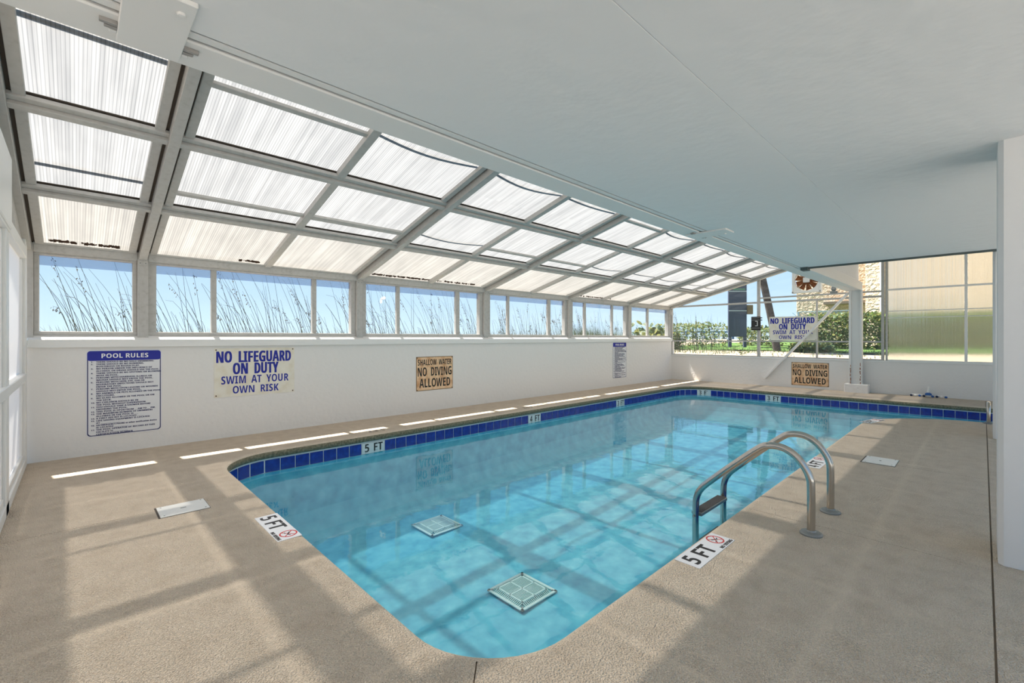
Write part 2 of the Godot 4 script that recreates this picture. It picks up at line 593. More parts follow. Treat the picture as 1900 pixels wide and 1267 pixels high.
func build_pool() -> void:
	var p := base("swimming_pool", "pale blue plastered swimming pool with a band of dark blue tiles", "pool")
	var k := outline.size()
	# rounded deck edge
	var prof := [[0.061, -0.0005], [0.045, -0.002], [0.028, -0.008], [0.013, -0.02], [0.004, -0.036], [0.0, -0.056], [0.006, -0.078], [0.022, -0.094], [0.06, -0.1]]
	var rings := []
	for q in prof: rings.append(offset_outline(q[0]))
	var b := Mb.new()
	var top_part := b
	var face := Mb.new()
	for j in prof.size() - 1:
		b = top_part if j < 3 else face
		for i in k:
			var i2 := (i + 1) % k
			var quad_pts := []
			for s in [[j, i], [j + 1, i], [j + 1, i2], [j, i2]]:
				var w: Vector2 = rings[s[0]][s[1]]
				var t := (outline[(s[1] + 1) % k] - outline[(s[1] + k - 1) % k]).normalized()
				var o := Vector2(t.y, -t.x)
				var jj: int = s[0]
				var e := Vector2(prof[mini(jj + 1, prof.size() - 1)][0] - prof[maxi(jj - 1, 0)][0], prof[mini(jj + 1, prof.size() - 1)][1] - prof[maxi(jj - 1, 0)][1]).normalized()
				var nn := Vector3(o.x * e.y, -e.x, o.y * e.y)
				quad_pts.append([Vector3(w.x, prof[jj][1], w.y), nn.normalized()])
			var A: Array = quad_pts[0]
			var B: Array = quad_pts[1]
			var C: Array = quad_pts[2]
			var D: Array = quad_pts[3]
			b.tri(A[0], B[0], C[0], A[1], B[1], C[1])
			b.tri(A[0], C[0], D[0], A[1], C[1], D[1])
	add(top_part, "coping", M.deck, p)
	add(face, "coping_face", M.shaded_grime, p).set_meta("label", "grimy olive face of the coping above the tiles, shade put into its colour")
	# shell
	b = Mb.new()
	var levels := [[0.05, -0.099], [0.05, -0.27], [0.03, -0.275]]
	var ring0 := offset_outline(0.05)
	var sets := [[0.05, -0.099, false], [0.05, -0.262, false], [0.03, -0.264, false], [0.03, 0.30, true], [-0.02, 0.17, true], [-0.1, 0.07, true], [-0.22, 0.015, true], [-0.34, 0.0, true]]
	var rr := []
	for s in sets:
		var ring := offset_outline(s[0])
		var line := []
		for q in ring:
			line.append(Vector3(q.x, s[1] if not s[2] else pool_floor(q.x) + s[1], q.y))
		rr.append(line)
	for j in range(sets.size() - 1):
		for i in k:
			var i2 := (i + 1) % k
			b.quad(rr[j + 1][i], rr[j + 1][i2], rr[j][i2], rr[j][i])
	var last := PackedVector2Array()
	for q in rr[-1]: last.append(Vector2(q.x, q.z))
	var ix := Geometry2D.triangulate_polygon(last)
	for i in range(0, ix.size(), 3):
		var A: Vector3 = rr[-1][ix[i]]
		var B: Vector3 = rr[-1][ix[i + 1]]
		var C: Vector3 = rr[-1][ix[i + 2]]
		if (B - A).cross(C - A).y < 0: b.flat(A, C, B)
		else: b.flat(A, B, C)
	add(b, "basin", M.basin, p)
	# grout band behind the tiles
	b = Mb.new()
	var ga := offset_outline(0.04)
	for i in k:
		var i2 := (i + 1) % k
		b.quad(Vector3(ga[i].x, -0.265, ga[i].y), Vector3(ga[i2].x, -0.265, ga[i2].y), Vector3(ga[i2].x, -0.098, ga[i2].y), Vector3(ga[i].x, -0.098, ga[i].y))
	add(b, "grout_band", M.grout, p)
	# tiles, one by one; some are white depth markers
	var tb := Mb.new()
	tb.box(Transform3D(), Vector3(0.158, 0.14, 0.01), 0.003)
	var tile := tb.mesh()
	tb = Mb.new()
	tb.box(Transform3D(), Vector3(0.325, 0.145, 0.012), 0.003)
	var wide := tb.mesh()
	var ring := offset_outline(0.036)
	var total := 0.0
	for i in k: total += ring[i].distance_to(ring[(i + 1) % k])
	var count := int(total / 0.1677)
	var step := total / count
	var marks := [[Vector2(2.92, -5.72), "5 FT"], [Vector2(6.1, -5.72), "4 FT"], [Vector2(8.9, -5.72), "3 FT"], [Vector2(12.26, -5.2), "3 FT"], [Vector2(12.3, -3.55), "3 FT"]]
	var centres := []
	var dirs := []
	var walk := 0.0
	var seg := 0
	var left := ring[0].distance_to(ring[1])
	for c in count:
		var want := (c + 0.5) * step
		while walk + left < want and seg < k - 1:
			walk += left
			seg += 1
			left = ring[seg].distance_to(ring[(seg + 1) % k])
		var d := (ring[(seg + 1) % k] - ring[seg]).normalized()
		centres.append(ring[seg] + d * (want - walk))
		dirs.append(d)
	var taken := {}
	for mk in marks:
		var best := 0
		for c in count:
			if (centres[c] + dirs[c] * step / 2).distance_to(mk[0]) < (centres[best] + dirs[best] * step / 2).distance_to(mk[0]): best = c
		taken[best] = true
		taken[(best + 1) % count] = true
		var at: Vector2 = (centres[best] + centres[(best + 1) % count]) / 2
		var d: Vector2 = dirs[best]
		var inward := Vector3(-d.y, 0, d.x)
		var bs := Basis(Vector3.UP.cross(inward), Vector3.UP, inward)
		var o := add(wide, "depth_tile", M.tile_white, p, Transform3D(bs, Vector3(at.x, -0.187, at.y)))
		o.set_meta("label", "white tile marked " + mk[1])
		lettering(mk[1][0], "depth_figure", M.black_print, o, Transform3D(Basis(), Vector3(-0.095, 0.005, 0.006)), 0.06, 0.105)
		lettering("FT", "unit_lettering", M.black_print, o, Transform3D(Basis(), Vector3(0.07, 0.005, 0.006)), 0.13, 0.105)
	for c in count:
		if taken.has(c): continue
		var d: Vector2 = dirs[c]
		var inward := Vector3(-d.y, 0, d.x)
		add(tile, "tile", M.tile, p, Transform3D(Basis(Vector3.UP.cross(inward), Vector3.UP, inward), Vector3(centres[c].x, -0.187, centres[c].y)))
	# water
	var w := Mb.new()
	w.poly_up(offset_outline(0.028), WATER)
	tag(add(w, "pool_water", M.water), "clear rippled water filling the swimming pool", "water")

# ---------------------------------------------------------------- window wall
func build_window_wall() -> void:
	var w := base("wall_back", "low white stucco wall under the long row of windows", "", "", "structure")
	one_box("wall_body", Vector3(LX - 0.2, -0.15, WZ - 0.22), Vector3(EX + 0.2, 1.22, WZ), M.stucco, w, 0.006)
	# sloping sill with a square nose
	var b := Mb.new()
	var pr := [Vector2(WZ - 0.22, 1.36), Vector2(WZ - 0.10, 1.352), Vector2(WZ + 0.03, 1.284), Vector2(WZ + 0.034, 1.276), Vector2(WZ + 0.034, 1.2), Vector2(WZ + 0.03, 1.195), Vector2(WZ - 0.22, 1.195)]
	for i in pr.size():
		var p: Vector2 = pr[i]
		var q: Vector2 = pr[(i + 1) % pr.size()]
		b.quad(Vector3(LX, q.y, q.x), Vector3(EX, q.y, q.x), Vector3(EX, p.y, p.x), Vector3(LX, p.y, p.x))
	add(b, "sill", M.white_trim, w)
	# posts between the windows
	for i in BAYS.size():
		var x: float = BAYS[i]
		var wd := 0.1 if i < BAYS.size() - 1 else 0.04
		one_box("post", Vector3(x - wd / 2, 1.3, GZ - 0.08), Vector3(x + wd / 2, 2.3, WZ - 0.01), M.frame, w, 0.004)
		if i > 0 and i < BAYS.size() - 1:
			var pl := one_box("splice_plate", Vector3(x - 0.045, 2.15, WZ - 0.01), Vector3(x + 0.045, 2.31, WZ - 0.004), M.frame, w, 0.002)
			for q in [[-0.025, 2.18], [0.025, 2.18], [-0.025, 2.22], [0.025, 2.22], [-0.03, 2.29]]:
				var s := Mb.new()
				s.lathe(Transform3D(Basis(Vector3.RIGHT, PI / 2), Vector3(x + q[0], q[1], WZ - 0.004)), PackedVector2Array([Vector2(0.007, 0), Vector2(0.006, 0.003), Vector2(0, 0.004)]), 8)
				add(s, "rivet", M.galv, pl)
	# eave beam under the roof sheets, and the gutter outside that shades the upper panes
	for i in BAYS.size() - 1:
		var x0: float = BAYS[i] + 0.05
		var x1: float = BAYS[i + 1] - 0.05
		one_box("eave_beam", Vector3(x0, 2.205, GZ - 0.04), Vector3(x1, 2.29, WZ - 0.005), M.frame, w, 0.004)
		one_box("drip_channel", Vector3(x0, 2.285, WZ - 0.03), Vector3(x1, 2.305, WZ + 0.012), M.frame, w, 0.003)
	one_box("gutter", Vector3(LX - 0.3, 2.285, -7.27), Vector3(EX + 0.3, 2.4, -7.06), M.white_paint, w, 0.01)

func build_windows() -> void:
	var panes := [[[-0.3, 0.5]], [[0.68, 1.265], [1.325, 2.542], [2.605, 3.15]], [[3.36, 3.95], [4.01, 5.2], [5.29, 5.78]], [[6.02, 6.55], [6.61, 7.83], [7.92, 8.42]], [[8.68, 9.2], [9.27, 10.42], [10.48, 11.08]], [[11.36, 12.1], [12.17, 12.98]]]
	panes[5] = [[11.34, 12.28], [12.36, 13.53]]
	for i in panes.size():
		var w := base("window_%d" % (i + 1), "", "", "", "structure")
		tag(w, ["single-pane window beside the left glazed wall", "three-pane window above the wide lifeguard notice", "three-pane window above the bare wall left of the tan diving sign", "three-pane window right of the tan diving sign", "three-pane window above the narrow rules board", "two-pane window next to the far corner"][i])
		var x0: float = BAYS[i] + 0.05
		var x1: float = BAYS[i + 1] - (0.05 if i < 5 else 0.01)
		one_box("frame_bottom", Vector3(x0, 1.33, GZ - 0.05), Vector3(x1, 1.372, WZ - 0.05), M.frame, w)
		one_box("frame_top", Vector3(x0, 2.185, GZ - 0.05), Vector3(x1, 2.225, WZ - 0.05), M.frame, w)
		var edges := []
		for q in panes[i]: edges.append_array(q)
		one_box("jamb", Vector3(x0, 1.36, GZ - 0.04), Vector3(edges[0] + 0.02, 2.2, WZ - 0.06), M.frame, w)
		one_box("jamb", Vector3(edges[-1] - 0.02, 1.36, GZ - 0.04), Vector3(x1, 2.2, WZ - 0.06), M.frame, w)
		for q in range(1, edges.size() - 1, 2):
			one_box("mullion", Vector3(edges[q], 1.36, GZ - 0.03), Vector3(edges[q + 1], 2.2, GZ + 0.03), M.frame, w)
		for q in panes[i]:
			var b := Mb.new()
			b.quad(Vector3(q[0], 1.36, GZ), Vector3(q[1], 1.36, GZ), Vector3(q[1], 2.2, GZ), Vector3(q[0], 2.2, GZ))
			var g := add(b, "pane", M.glass, w)
			b = Mb.new()
			b.bx(Vector3(q[0], 2.08, GZ - 0.004), Vector3(q[1], 2.19, GZ - 0.001))
			add(b, "tint_strip", M.tint_film, g).set_meta("label", "blue tinted strip along the top of the pane")

# ---------------------------------------------------------------- glazed roof
func roof_y(z: float) -> float:
	return 2.33 + SLOPE * (z - WZ)

func roof_bar(called: String, x: float, z0: float, z1: float, w: float, top: float, bot: float, parent: Node3D, m: Material) -> MeshInstance3D:
	var up := Vector3(0, 1, -SLOPE).normalized()
	var mid := (top + bot) / 2
	return one_bar(called, Vector3(x, roof_y(z0) + mid, z0), Vector3(x, roof_y(z1) + mid, z1), w, top - bot, m, parent, up, 0.003)

func build_roof() -> void:
	var r := base("glazed_roof", "sloping roof of milky fluted sheets in a painted metal grid", "roof", "", "structure")
	var z0 := -7.16
	var z1 := -2.2
	var cols := []
	for i in BAYS.size() - 1:
		var a: float = BAYS[i]
		var b: float = BAYS[i + 1]
		if i == 0: cols.append([a, b])
		else:
			cols.append([a, (a + b) / 2])
			cols.append([(a + b) / 2, b])
	for i in BAYS.size():
		var x: float = BAYS[i]
		roof_bar("rafter", x, WZ - 0.02, z1, 0.075, 0.0, -0.11, r, M.frame)
		roof_bar("rafter_gasket", x, WZ - 0.1, z1, 0.13, 0.0, -0.02, r, M.dark_gap)
		for s in [-1, 1]:
			if (i == 0 and s < 0) or (i == BAYS.size() - 1 and s > 0): continue
			roof_bar("sheet_frame", x + s * 0.095, WZ - 0.02, z1, 0.065, 0.0, -0.045, r, M.frame)
		if i < BAYS.size() - 1 and i > 0:
			roof_bar("intermediate_rafter", (x + BAYS[i + 1]) / 2, WZ - 0.02, z1, 0.08, 0.0, -0.06, r, M.frame)
	var up := Vector3(0, 1, -SLOPE).normalized()
	for zp in [-5.7, -4.53, -3.3]:
		for i in BAYS.size() - 1:
			var xa: float = BAYS[i] + 0.035
			var xb: float = BAYS[i + 1] - 0.035
			var y := roof_y(zp)
			var pu := one_bar("purlin", Vector3(xa, y - 0.055, zp), Vector3(xb, y - 0.055, zp), 0.06, 0.07, M.frame, r, up, 0.003)
			one_bar("purlin_lip", Vector3(xa, y - 0.03, zp + 0.055), Vector3(xb, y - 0.03, zp + 0.055), 0.05, 0.035, M.frame, pu, up, 0.003)
			one_bar("purlin_seal", Vector3(xa, y - 0.005, zp + 0.03), Vector3(xb, y - 0.005, zp + 0.03), 0.105, 0.006, M.dark_gap, pu, up, 0.0)
	# sheets
	var rows := [-7.06, -5.7, -4.53, -3.3, -2.2]
	var rng := RandomNumberGenerator.new()
	rng.seed = 12
	for c in cols.size():
		for k in rows.size() - 1:
			var xa: float = cols[c][0] + 0.01
			var xb: float = cols[c][1] - 0.01
			var za: float = rows[k]
			var zb: float = rows[k + 1]
			var b := Mb.new()
			var uv := Rect2(rng.randf(), rng.randf(), (xb - xa) / 1.28, (zb - za) / 2.2)
			b.quad(Vector3(xa, roof_y(za) + 0.006, za), Vector3(xb, roof_y(za) + 0.006, za), Vector3(xb, roof_y(zb) + 0.006, zb), Vector3(xa, roof_y(zb) + 0.006, zb), uv)
			add(b, "roof_sheet", M.sheet[(c + k) % 3 if k > 0 else 3], r)
	# lap bars where sheets overlap: some of painted metal below, some sagging dark straps above
	for c in cols.size():
		for zi in 2:
			var z: float = [-5.38, -3.81][zi]
			var xa: float = cols[c][0] + (0.12 if c == 0 or c % 2 == 1 else 0.03)
			var xb: float = cols[c][1] - (0.03 if c % 2 == 1 else 0.12)
			var solid: bool = [[1, 2, 4, 5], [1, 5]][zi].has(c)
			var b := Mb.new()
			if solid:
				b.bar(Vector3(xa, roof_y(z) - 0.022, z), Vector3(xb, roof_y(z) - 0.022, z), 0.05 if c != 2 else 0.085, 0.03, up, 0.003)
				add(b, "lap_bar", M.frame, r)
			else:
				var sag: float = [0.0, 0.02, 0.07, 0.08, 0.03, 0.02, 0.08, 0.03, 0.07, 0.05, 0.06][c]
				for s in 8:
					var p0 := z - sag * sin(PI * s / 8.0)
					var p1 := z - sag * sin(PI * (s + 1) / 8.0)
					b.bar(Vector3(lerpf(xa, xb, s / 8.0), roof_y(p0) + 0.03, p0), Vector3(lerpf(xa, xb, (s + 1) / 8.0), roof_y(p1) + 0.03, p1), 0.028 if c > 0 else 0.045, 0.02, up)
				add(b, "lap_strap", M.dark_gap, r)
	# crumbs of dirt lodged along the lower edge of the sheets
	var d := Mb.new()
	for s in [[-0.2, 0.35, 60], [1.55, 1.8, 20], [3.4, 5.6, 150], [8.7, 10.2, 60]]:
		for k in s[2]:
			var x := rng.randf_range(s[0], s[1])
			var z := WZ + 0.012 + absf(rng.randfn(0.0, 0.012))
			d.box(Transform3D(Basis.from_euler(Vector3(rng.randf() * 3, rng.randf() * 3, 0)), Vector3(x, roof_y(z) - 0.003, z)), Vector3(0.022, 0.012, 0.02) * rng.randf_range(0.5, 1.5))
	add(d, "leaf_litter", M.litter, r).set_meta("kind", "stuff")

# ---------------------------------------------------------------- ceiling slab and its edge beam
func build_ceiling() -> void:
	var c := base("ceiling", "painted white underside of the concrete floor above", "", "", "structure")
	one_box("ceiling_slab", Vector3(LX - 0.2, CEIL, -0.86), Vector3(8.42, CEIL + 0.25, 1.85), M.plaster, c, 0.0025)
	one_box("ceiling_slab", Vector3(LX - 0.2, CEIL, -2.02), Vector3(8.42, CEIL + 0.25, -0.8602), M.plaster, c, 0.0025)
	one_box("upper_slab", Vector3(8.42, 3.42, -2.06), Vector3(EX + 0.2, 3.6, 1.85), M.plaster, c, 0.004)
	one_box("slab_end", Vector3(8.42, CEIL + 0.1, -1.96), Vector3(8.5, 3.45, 1.85), M.plaster, c, 0.004)
	one_box("upper_wall", Vector3(LX - 0.2, CEIL + 0.2, -2.18), Vector3(8.45, 4.0, -2.06), M.plaster, c, 0.004)
	one_box("upper_wall", Vector3(8.45, 2.62, -2.16), Vector3(EX, 4.0, -2.08), M.plaster, c, 0.004)
	one_bar("end_flashing", Vector3(8.44, CEIL + 0.005, -1.98), Vector3(8.44, CEIL + 0.005, 0.4), 0.05, 0.06, M.green_flashing, c)
	one_bar("flashing_end_box", Vector3(8.36, CEIL - 0.015, -1.98), Vector3(8.52, CEIL - 0.015, -1.98), 0.1, 0.07, M.green_flashing, c)
	var t := base("trim_1", "white painted beam along the ceiling edge with paired grooves", "", "", "structure")
	one_box("beam_flange", Vector3(LX - 0.2, CEIL, -2.3), Vector3(EX, CEIL + 0.05, -2.1), M.white_paint, t, 0.006)
	one_box("beam_web", Vector3(LX - 0.2, CEIL + 0.02, -2.24), Vector3(EX, CEIL + 0.3, -2.12), M.white_paint, t, 0.004)
	one_box("groove_strip", Vector3(LX - 0.2, CEIL + 0.004, -2.082), Vector3(8.42, CEIL + 0.05, -2.038), M.white_paint, t, 0.004)
	one_box("groove_back", Vector3(LX - 0.2, CEIL + 0.046, -2.12), Vector3(8.42, CEIL + 0.07, -2.0), M.dark_gap, t, 0.0)
	one_box("beam_cheek", Vector3(8.45, CEIL, -2.1), Vector3(EX - 0.1, CEIL + 0.2, -1.99), M.white_paint, t, 0.006)
	# gusset plates under the beam
	for g in [[0.108, 0.30, -2.26, -1.84], [4.8, 5.03, -2.26, -1.83]]:
		var pl := one_box("gusset_plate", Vector3(g[0], CEIL - 0.016, g[2]), Vector3(g[1], CEIL + 0.002, g[3]), M.white_paint, t, 0.003)
		for s in [[0.8, 0.66]]:
			var b := Mb.new()
			b.lathe(Transform3D(Basis(Vector3.RIGHT, PI), Vector3(lerpf(g[0], g[1], s[0]), CEIL - 0.016, lerpf(g[2], g[3], s[1] * 0.5 + 0.5))), PackedVector2Array([Vector2(0.014, 0), Vector2(0.013, 0.009), Vector2(0.0, 0.011)]), 6)
			add(b, "bolt_head", M.white_paint, pl)
		for s in [-1, 1]:
			var xx: float = g[0] if s < 0 else g[1]
			for k in 3:
				one_box("shim", Vector3(minf(xx, xx + s * (0.05 - k * 0.014)), CEIL - 0.014, -2.16 - k * 0.024), Vector3(maxf(xx, xx + s * (0.05 - k * 0.014)), CEIL + 0.001, -2.142 - k * 0.024), M.shim if k < 2 else M.white_paint, t, 0.002)
	# columns
	for q in [[3.81, 0.06, "white plastered column at the right edge, nearest the camera"], [8.53, 0.09, "white plastered column behind the nearest one, at the end of the ceiling"]]:
		var col := base("column", q[2], "column", "", "structure")
		one_box("shaft", Vector3(q[0], -0.02, q[1]), Vector3(q[0] + 0.42, CEIL + 0.03, q[1] + 0.45), M.plaster, col, 0.022)

# ---------------------------------------------------------------- far end wall
func pane_x(called: String, parent: Node3D, z0: float, y0: float, z1: float, y1: float, m: Material, x := EX + 0.04) -> MeshInstance3D:
	var b := Mb.new()
	b.quad(Vector3(x, y0, z0), Vector3(x, y0, z1), Vector3(x, y1, z1), Vector3(x, y1, z0))
	return add(b, called, m, parent)

func build_end_wall() -> void:
	var w := base("wall_right", "low white stucco wall at the far end under the tall windows", "", "", "structure")
	one_box("wall_body", Vector3(EX, -0.15, WZ - 0.2), Vector3(EX + 0.2, 0.74, 1.85), M.stucco, w, 0.008)
	one_box("sill", Vector3(EX - 0.015, 0.735, WZ), Vector3(EX + 0.2, 0.775, 1.85), M.white_trim, w, 0.006)
	var s := base("window_7", "tall clear glazed screen filling the far end", "", "", "structure")
	var f := 0.05
	# uprights and rails of the clear part
	for a in [[-6.86, 0.775, 2.33, 0.07], [-4.31, 0.775, 3.0, 0.075], [-2.94, 0.775, 2.27, 0.035], [-1.63, 0.775, 3.5, 0.055], [-1.56, 0.775, 3.5, 0.04]]:
		one_box("mullion", Vector3(EX + 0.01, a[1], a[0] - a[3] / 2), Vector3(EX + 0.07, a[2], a[0] + a[3] / 2), M.frame, s)
	for a in [[0.785, -6.84, -1.6, 0.03], [1.21, -6.84, -1.6, 0.035], [2.28, -6.84, -1.6, 0.05], [2.4, -4.31, -1.6, 0.04]]:
		one_box("rail", Vector3(EX + 0.015, a[0] - a[3] / 2, a[1]), Vector3(EX + 0.065, a[0] + a[3] / 2, a[2]), M.frame, s)
	var up := Vector3(0, 1, -SLOPE).normalized()
	one_bar("end_rafter", Vector3(EX + 0.02, roof_y(WZ) - 0.06, WZ), Vector3(EX + 0.02, roof_y(-2.2) - 0.06, -2.2), 0.07, 0.1, M.frame, s, up)
	for q in [[-6.8, -4.34], [-4.28, -2.95], [-2.93, -1.66]]:
		pane_x("pane", s, q[0], 0.79, q[1], 1.2, M.glass)
		pane_x("pane", s, q[0], 1.22, q[1], 2.27, M.glass)
	var b := Mb.new()
	b.flat(Vector3(EX + 0.04, 2.29, -6.8), Vector3(EX + 0.04, 2.29, -4.34), Vector3(EX + 0.04, roof_y(-4.34) - 0.05, -4.34))
	add(b, "gable_pane", M.glass, s)
	b = Mb.new()
	b.quad(Vector3(EX + 0.04, 2.42, -4.28), Vector3(EX + 0.04, 2.42, -2.2), Vector3(EX + 0.04, roof_y(-2.2) - 0.05, -2.2), Vector3(EX + 0.04, roof_y(-4.28) - 0.05, -4.28))
	add(b, "gable_pane", M.glass, s)
	pane_x("pane", s, -2.2, 2.42, -1.66, 3.5, M.glass)
	# the right part is fluted sheet
	var t := base("window_8", "fluted translucent screen right of the steel post, blurring the garden", "", "", "structure")
	for a in [[-0.25, 0.05], [1.05, 0.05], [1.72, 0.05]]:
		one_box("mullion", Vector3(EX + 0.005, 0.775, a[0] - a[1] / 2), Vector3(EX + 0.05, 3.5, a[0] + a[1] / 2), M.white_trim, t)
	for a in [[0.785, 0.03], [1.765, 0.018], [1.92, 0.018], [2.42, 0.04]]:
		one_box("rail", Vector3(EX + 0.0, a[0] - a[1] / 2, -1.54), Vector3(EX + 0.05, a[0] + a[1] / 2, 1.72), M.white_trim, t)
	for q in [[-1.53, -0.28], [-0.22, 1.02], [1.08, 1.7]]:
		for y in [[0.8, 2.4], [2.44, 3.5]]:
			b = Mb.new()
			var uv := Rect2(0, 0, (q[1] - q[0]) / 0.8, 1)
			b.quad(Vector3(EX + 0.058, y[0], q[0]), Vector3(EX + 0.058, y[0], q[1]), Vector3(EX + 0.058, y[1], q[1]), Vector3(EX + 0.058, y[1], q[0]), uv)
			b.quad(Vector3(EX + 0.066, y[0], q[1]), Vector3(EX + 0.066, y[0], q[0]), Vector3(EX + 0.066, y[1], q[0]), Vector3(EX + 0.066, y[1], q[1]), uv)
			add(b, "fluted_sheet", M.fluted, t)

# ---------------------------------------------------------------- left glazed wall
func build_left_wall() -> void:
	var w := base("wall_left", "white framed screen of frosted panels at the left edge", "", "", "structure")
	var x0 := LX - 0.06
	for a in [[-6.8, -6.6, 0.0, 2.3], [-5.06, -4.88, 0.0, 2.1], [-3.1, -2.95, 0.0, 2.1], [-1.3, -1.15, 0.0, 2.1], [0.5, 0.65, 0.0, 2.1]]:
		one_box("post", Vector3(x0, a[2], a[0]), Vector3(LX, a[3], a[1]), M.white_trim, w, 0.006)
		one_box("stop", Vector3(x0 + 0.01, 0.1, a[1]), Vector3(LX - 0.02, 2.08, a[1] + 0.05), M.white_trim, w, 0.004)
	one_box("bottom_rail", Vector3(x0, 0.0, -6.6), Vector3(LX, 0.09, 1.75), M.white_trim, w, 0.006)
	one_box("bottom_board", Vector3(x0 + 0.02, 0.09, -6.6), Vector3(LX - 0.015, 0.14, 1.75), M.white_trim, w, 0.004)
	one_box("middle_rail", Vector3(x0, 0.87, -6.6), Vector3(LX + 0.01, 0.95, 1.75), M.white_trim, w, 0.006)
	one_box("header", Vector3(x0, 2.09, -6.6), Vector3(LX + 0.01, 2.19, 1.75), M.white_trim, w, 0.006)
	one_box("infill_panel", Vector3(x0, 2.1, -4.98), Vector3(LX + 0.02, 2.62, -2.2), M.white_trim, w, 0.006)
	var up := Vector3(0, 1, -SLOPE).normalized()
	one_bar("gable_beam", Vector3(LX - 0.05, roof_y(-6.8) - 0.16, -6.8), Vector3(LX - 0.05, roof_y(-2.2) - 0.16, -2.2), 0.05, 0.2, M.frame, w, up)
	for q in [[-6.58, -5.07], [-4.87, -3.11], [-2.94, -1.31], [-1.14, 0.49], [0.66, 1.74]]:
		for y in [[0.14, 0.87], [0.95, 2.1]]:
			pane_x("frosted_panel", w, q[0], y[0], q[1], y[1], M.frosted, LX - 0.04)
	pane_x("gable_panel", w, -6.8, 2.19, -2.2, 2.62, M.frosted, LX - 0.05)

# ---------------------------------------------------------------- unseen side behind the camera, glazed and set close for fill light
func build_near_side() -> void:
	var w := base("wall_front", "unseen glazed screen behind the camera, placed to let fill light in", "", "", "structure")
	for x in [-0.4, 2.4, 5.2, 8.45, 11.0, 13.6]:
		one_box("post", Vector3(x - 0.05, 0, 1.75), Vector3(x + 0.05, CEIL + 0.02, 1.85), M.white_trim, w)
	one_box("header", Vector3(LX - 0.2, 2.3, 1.75), Vector3(EX + 0.2, CEIL + 0.02, 1.85), M.white_trim, w)
	one_box("upper_wall", Vector3(8.42, CEIL, 4.3), Vector3(EX + 0.2, 3.6, 1.85), M.plaster, w)
	for x in [-0.35, 2.45, 5.25, 8.5, 11.05]:
		var b := Mb.new()
		b.quad(Vector3(x, 0.02, 1.8), Vector3(x + 2.6, 0.02, 1.8), Vector3(x + 2.6, 2.3, 1.8), Vector3(x, 2.3, 1.8))
		add(b, "pane", M.glass, w)

# ---------------------------------------------------------------- signs
const RULES := [["1.", "THERE SHOULD BE NO SOLO SWIMMING."], ["2.", "THERE SHOULD BE NO RUNNING."], ["", "BOISTEROUS OR ROUGH PLAY."], ["3.", "NO PERSON UNDER THE INFLUENCE OF"], ["", "ALCOHOL OR DRUGS SHOULD USE THE POOL."], ["4.", "THERE SHOULD BE NO SPITTING OR BLOWING"], ["", "NOSE IN POOL."], ["5.", "PERSONS WITH DIARRHEAL ILLNESS OR"], ["", "NAUSEA SHOULD NOT ENTER THE POOL."], ["6.", "PERSONS WITH SKIN, EYE, EAR OR"], ["", "RESPIRATORY INFECTIONS SHOULD NOT"], ["", "ENTER THE POOL."], ["7.", "PERSONS WITH OPEN LESIONS OR WOUNDS"], ["", "SHOULD NOT ENTER THE POOL."], ["8.", "NO ANIMALS OR PETS ALLOWED IN THE POOL"], ["", "ENCLOSURE."], ["9.", "NO GLASS ALLOWED IN THE POOL OR ON"], ["", "THE DECK."], ["10.", "NO CHILDREN SHOULD BE IN"], ["", "THE POOL WITHOUT SUPERVISION."], ["11.", "YOU SHOULD TAKE A SHOWER BEFORE"], ["", "ENTERING THE POOL."], ["12.", "THIS POOL IS OPEN FROM __ AM TO __ PM."], ["13.", "THE MAXIMUM NUMBER OF SWIMMERS"], ["", "ALLOWED IN THE POOL IS ___"], ["14.", "A FIRST AID KIT IS LOCATED _____"], ["15.", "LIFE SAVING EQUIPMENT IS LOCATED"], ["", "AT _______________"], ["16.", "AN EMERGENCY PHONE or other notification device"], ["", "IS LOCATED ___________"], ["17.", "THE POOL OPERATOR OF RECORD AT THIS"], ["", "FACILITY IS ___________"], ["", "CERTIFICATION NUMBER _____"]]

func line_left(text: String, m: Material, parent: Node3D, x: float, y: float, z: float, h: float, wide: float) -> void:
	# a line of small capitals that starts at x, its capitals h high
	var tm := TextMesh.new()
	tm.font = fonts[true]
	tm.text = text
	tm.font_size = 32
	tm.pixel_size = 0.01
	tm.depth = 0.02
	tm.curve_step = 6.0
	tm.horizontal_alignment = HORIZONTAL_ALIGNMENT_LEFT
	var s := h / 0.228
	add(heavy(tm, 0.008), "lettering", m, parent, Transform3D(Basis.from_scale(Vector3(s * wide, s, 0.03)), Vector3(x, y, z)))

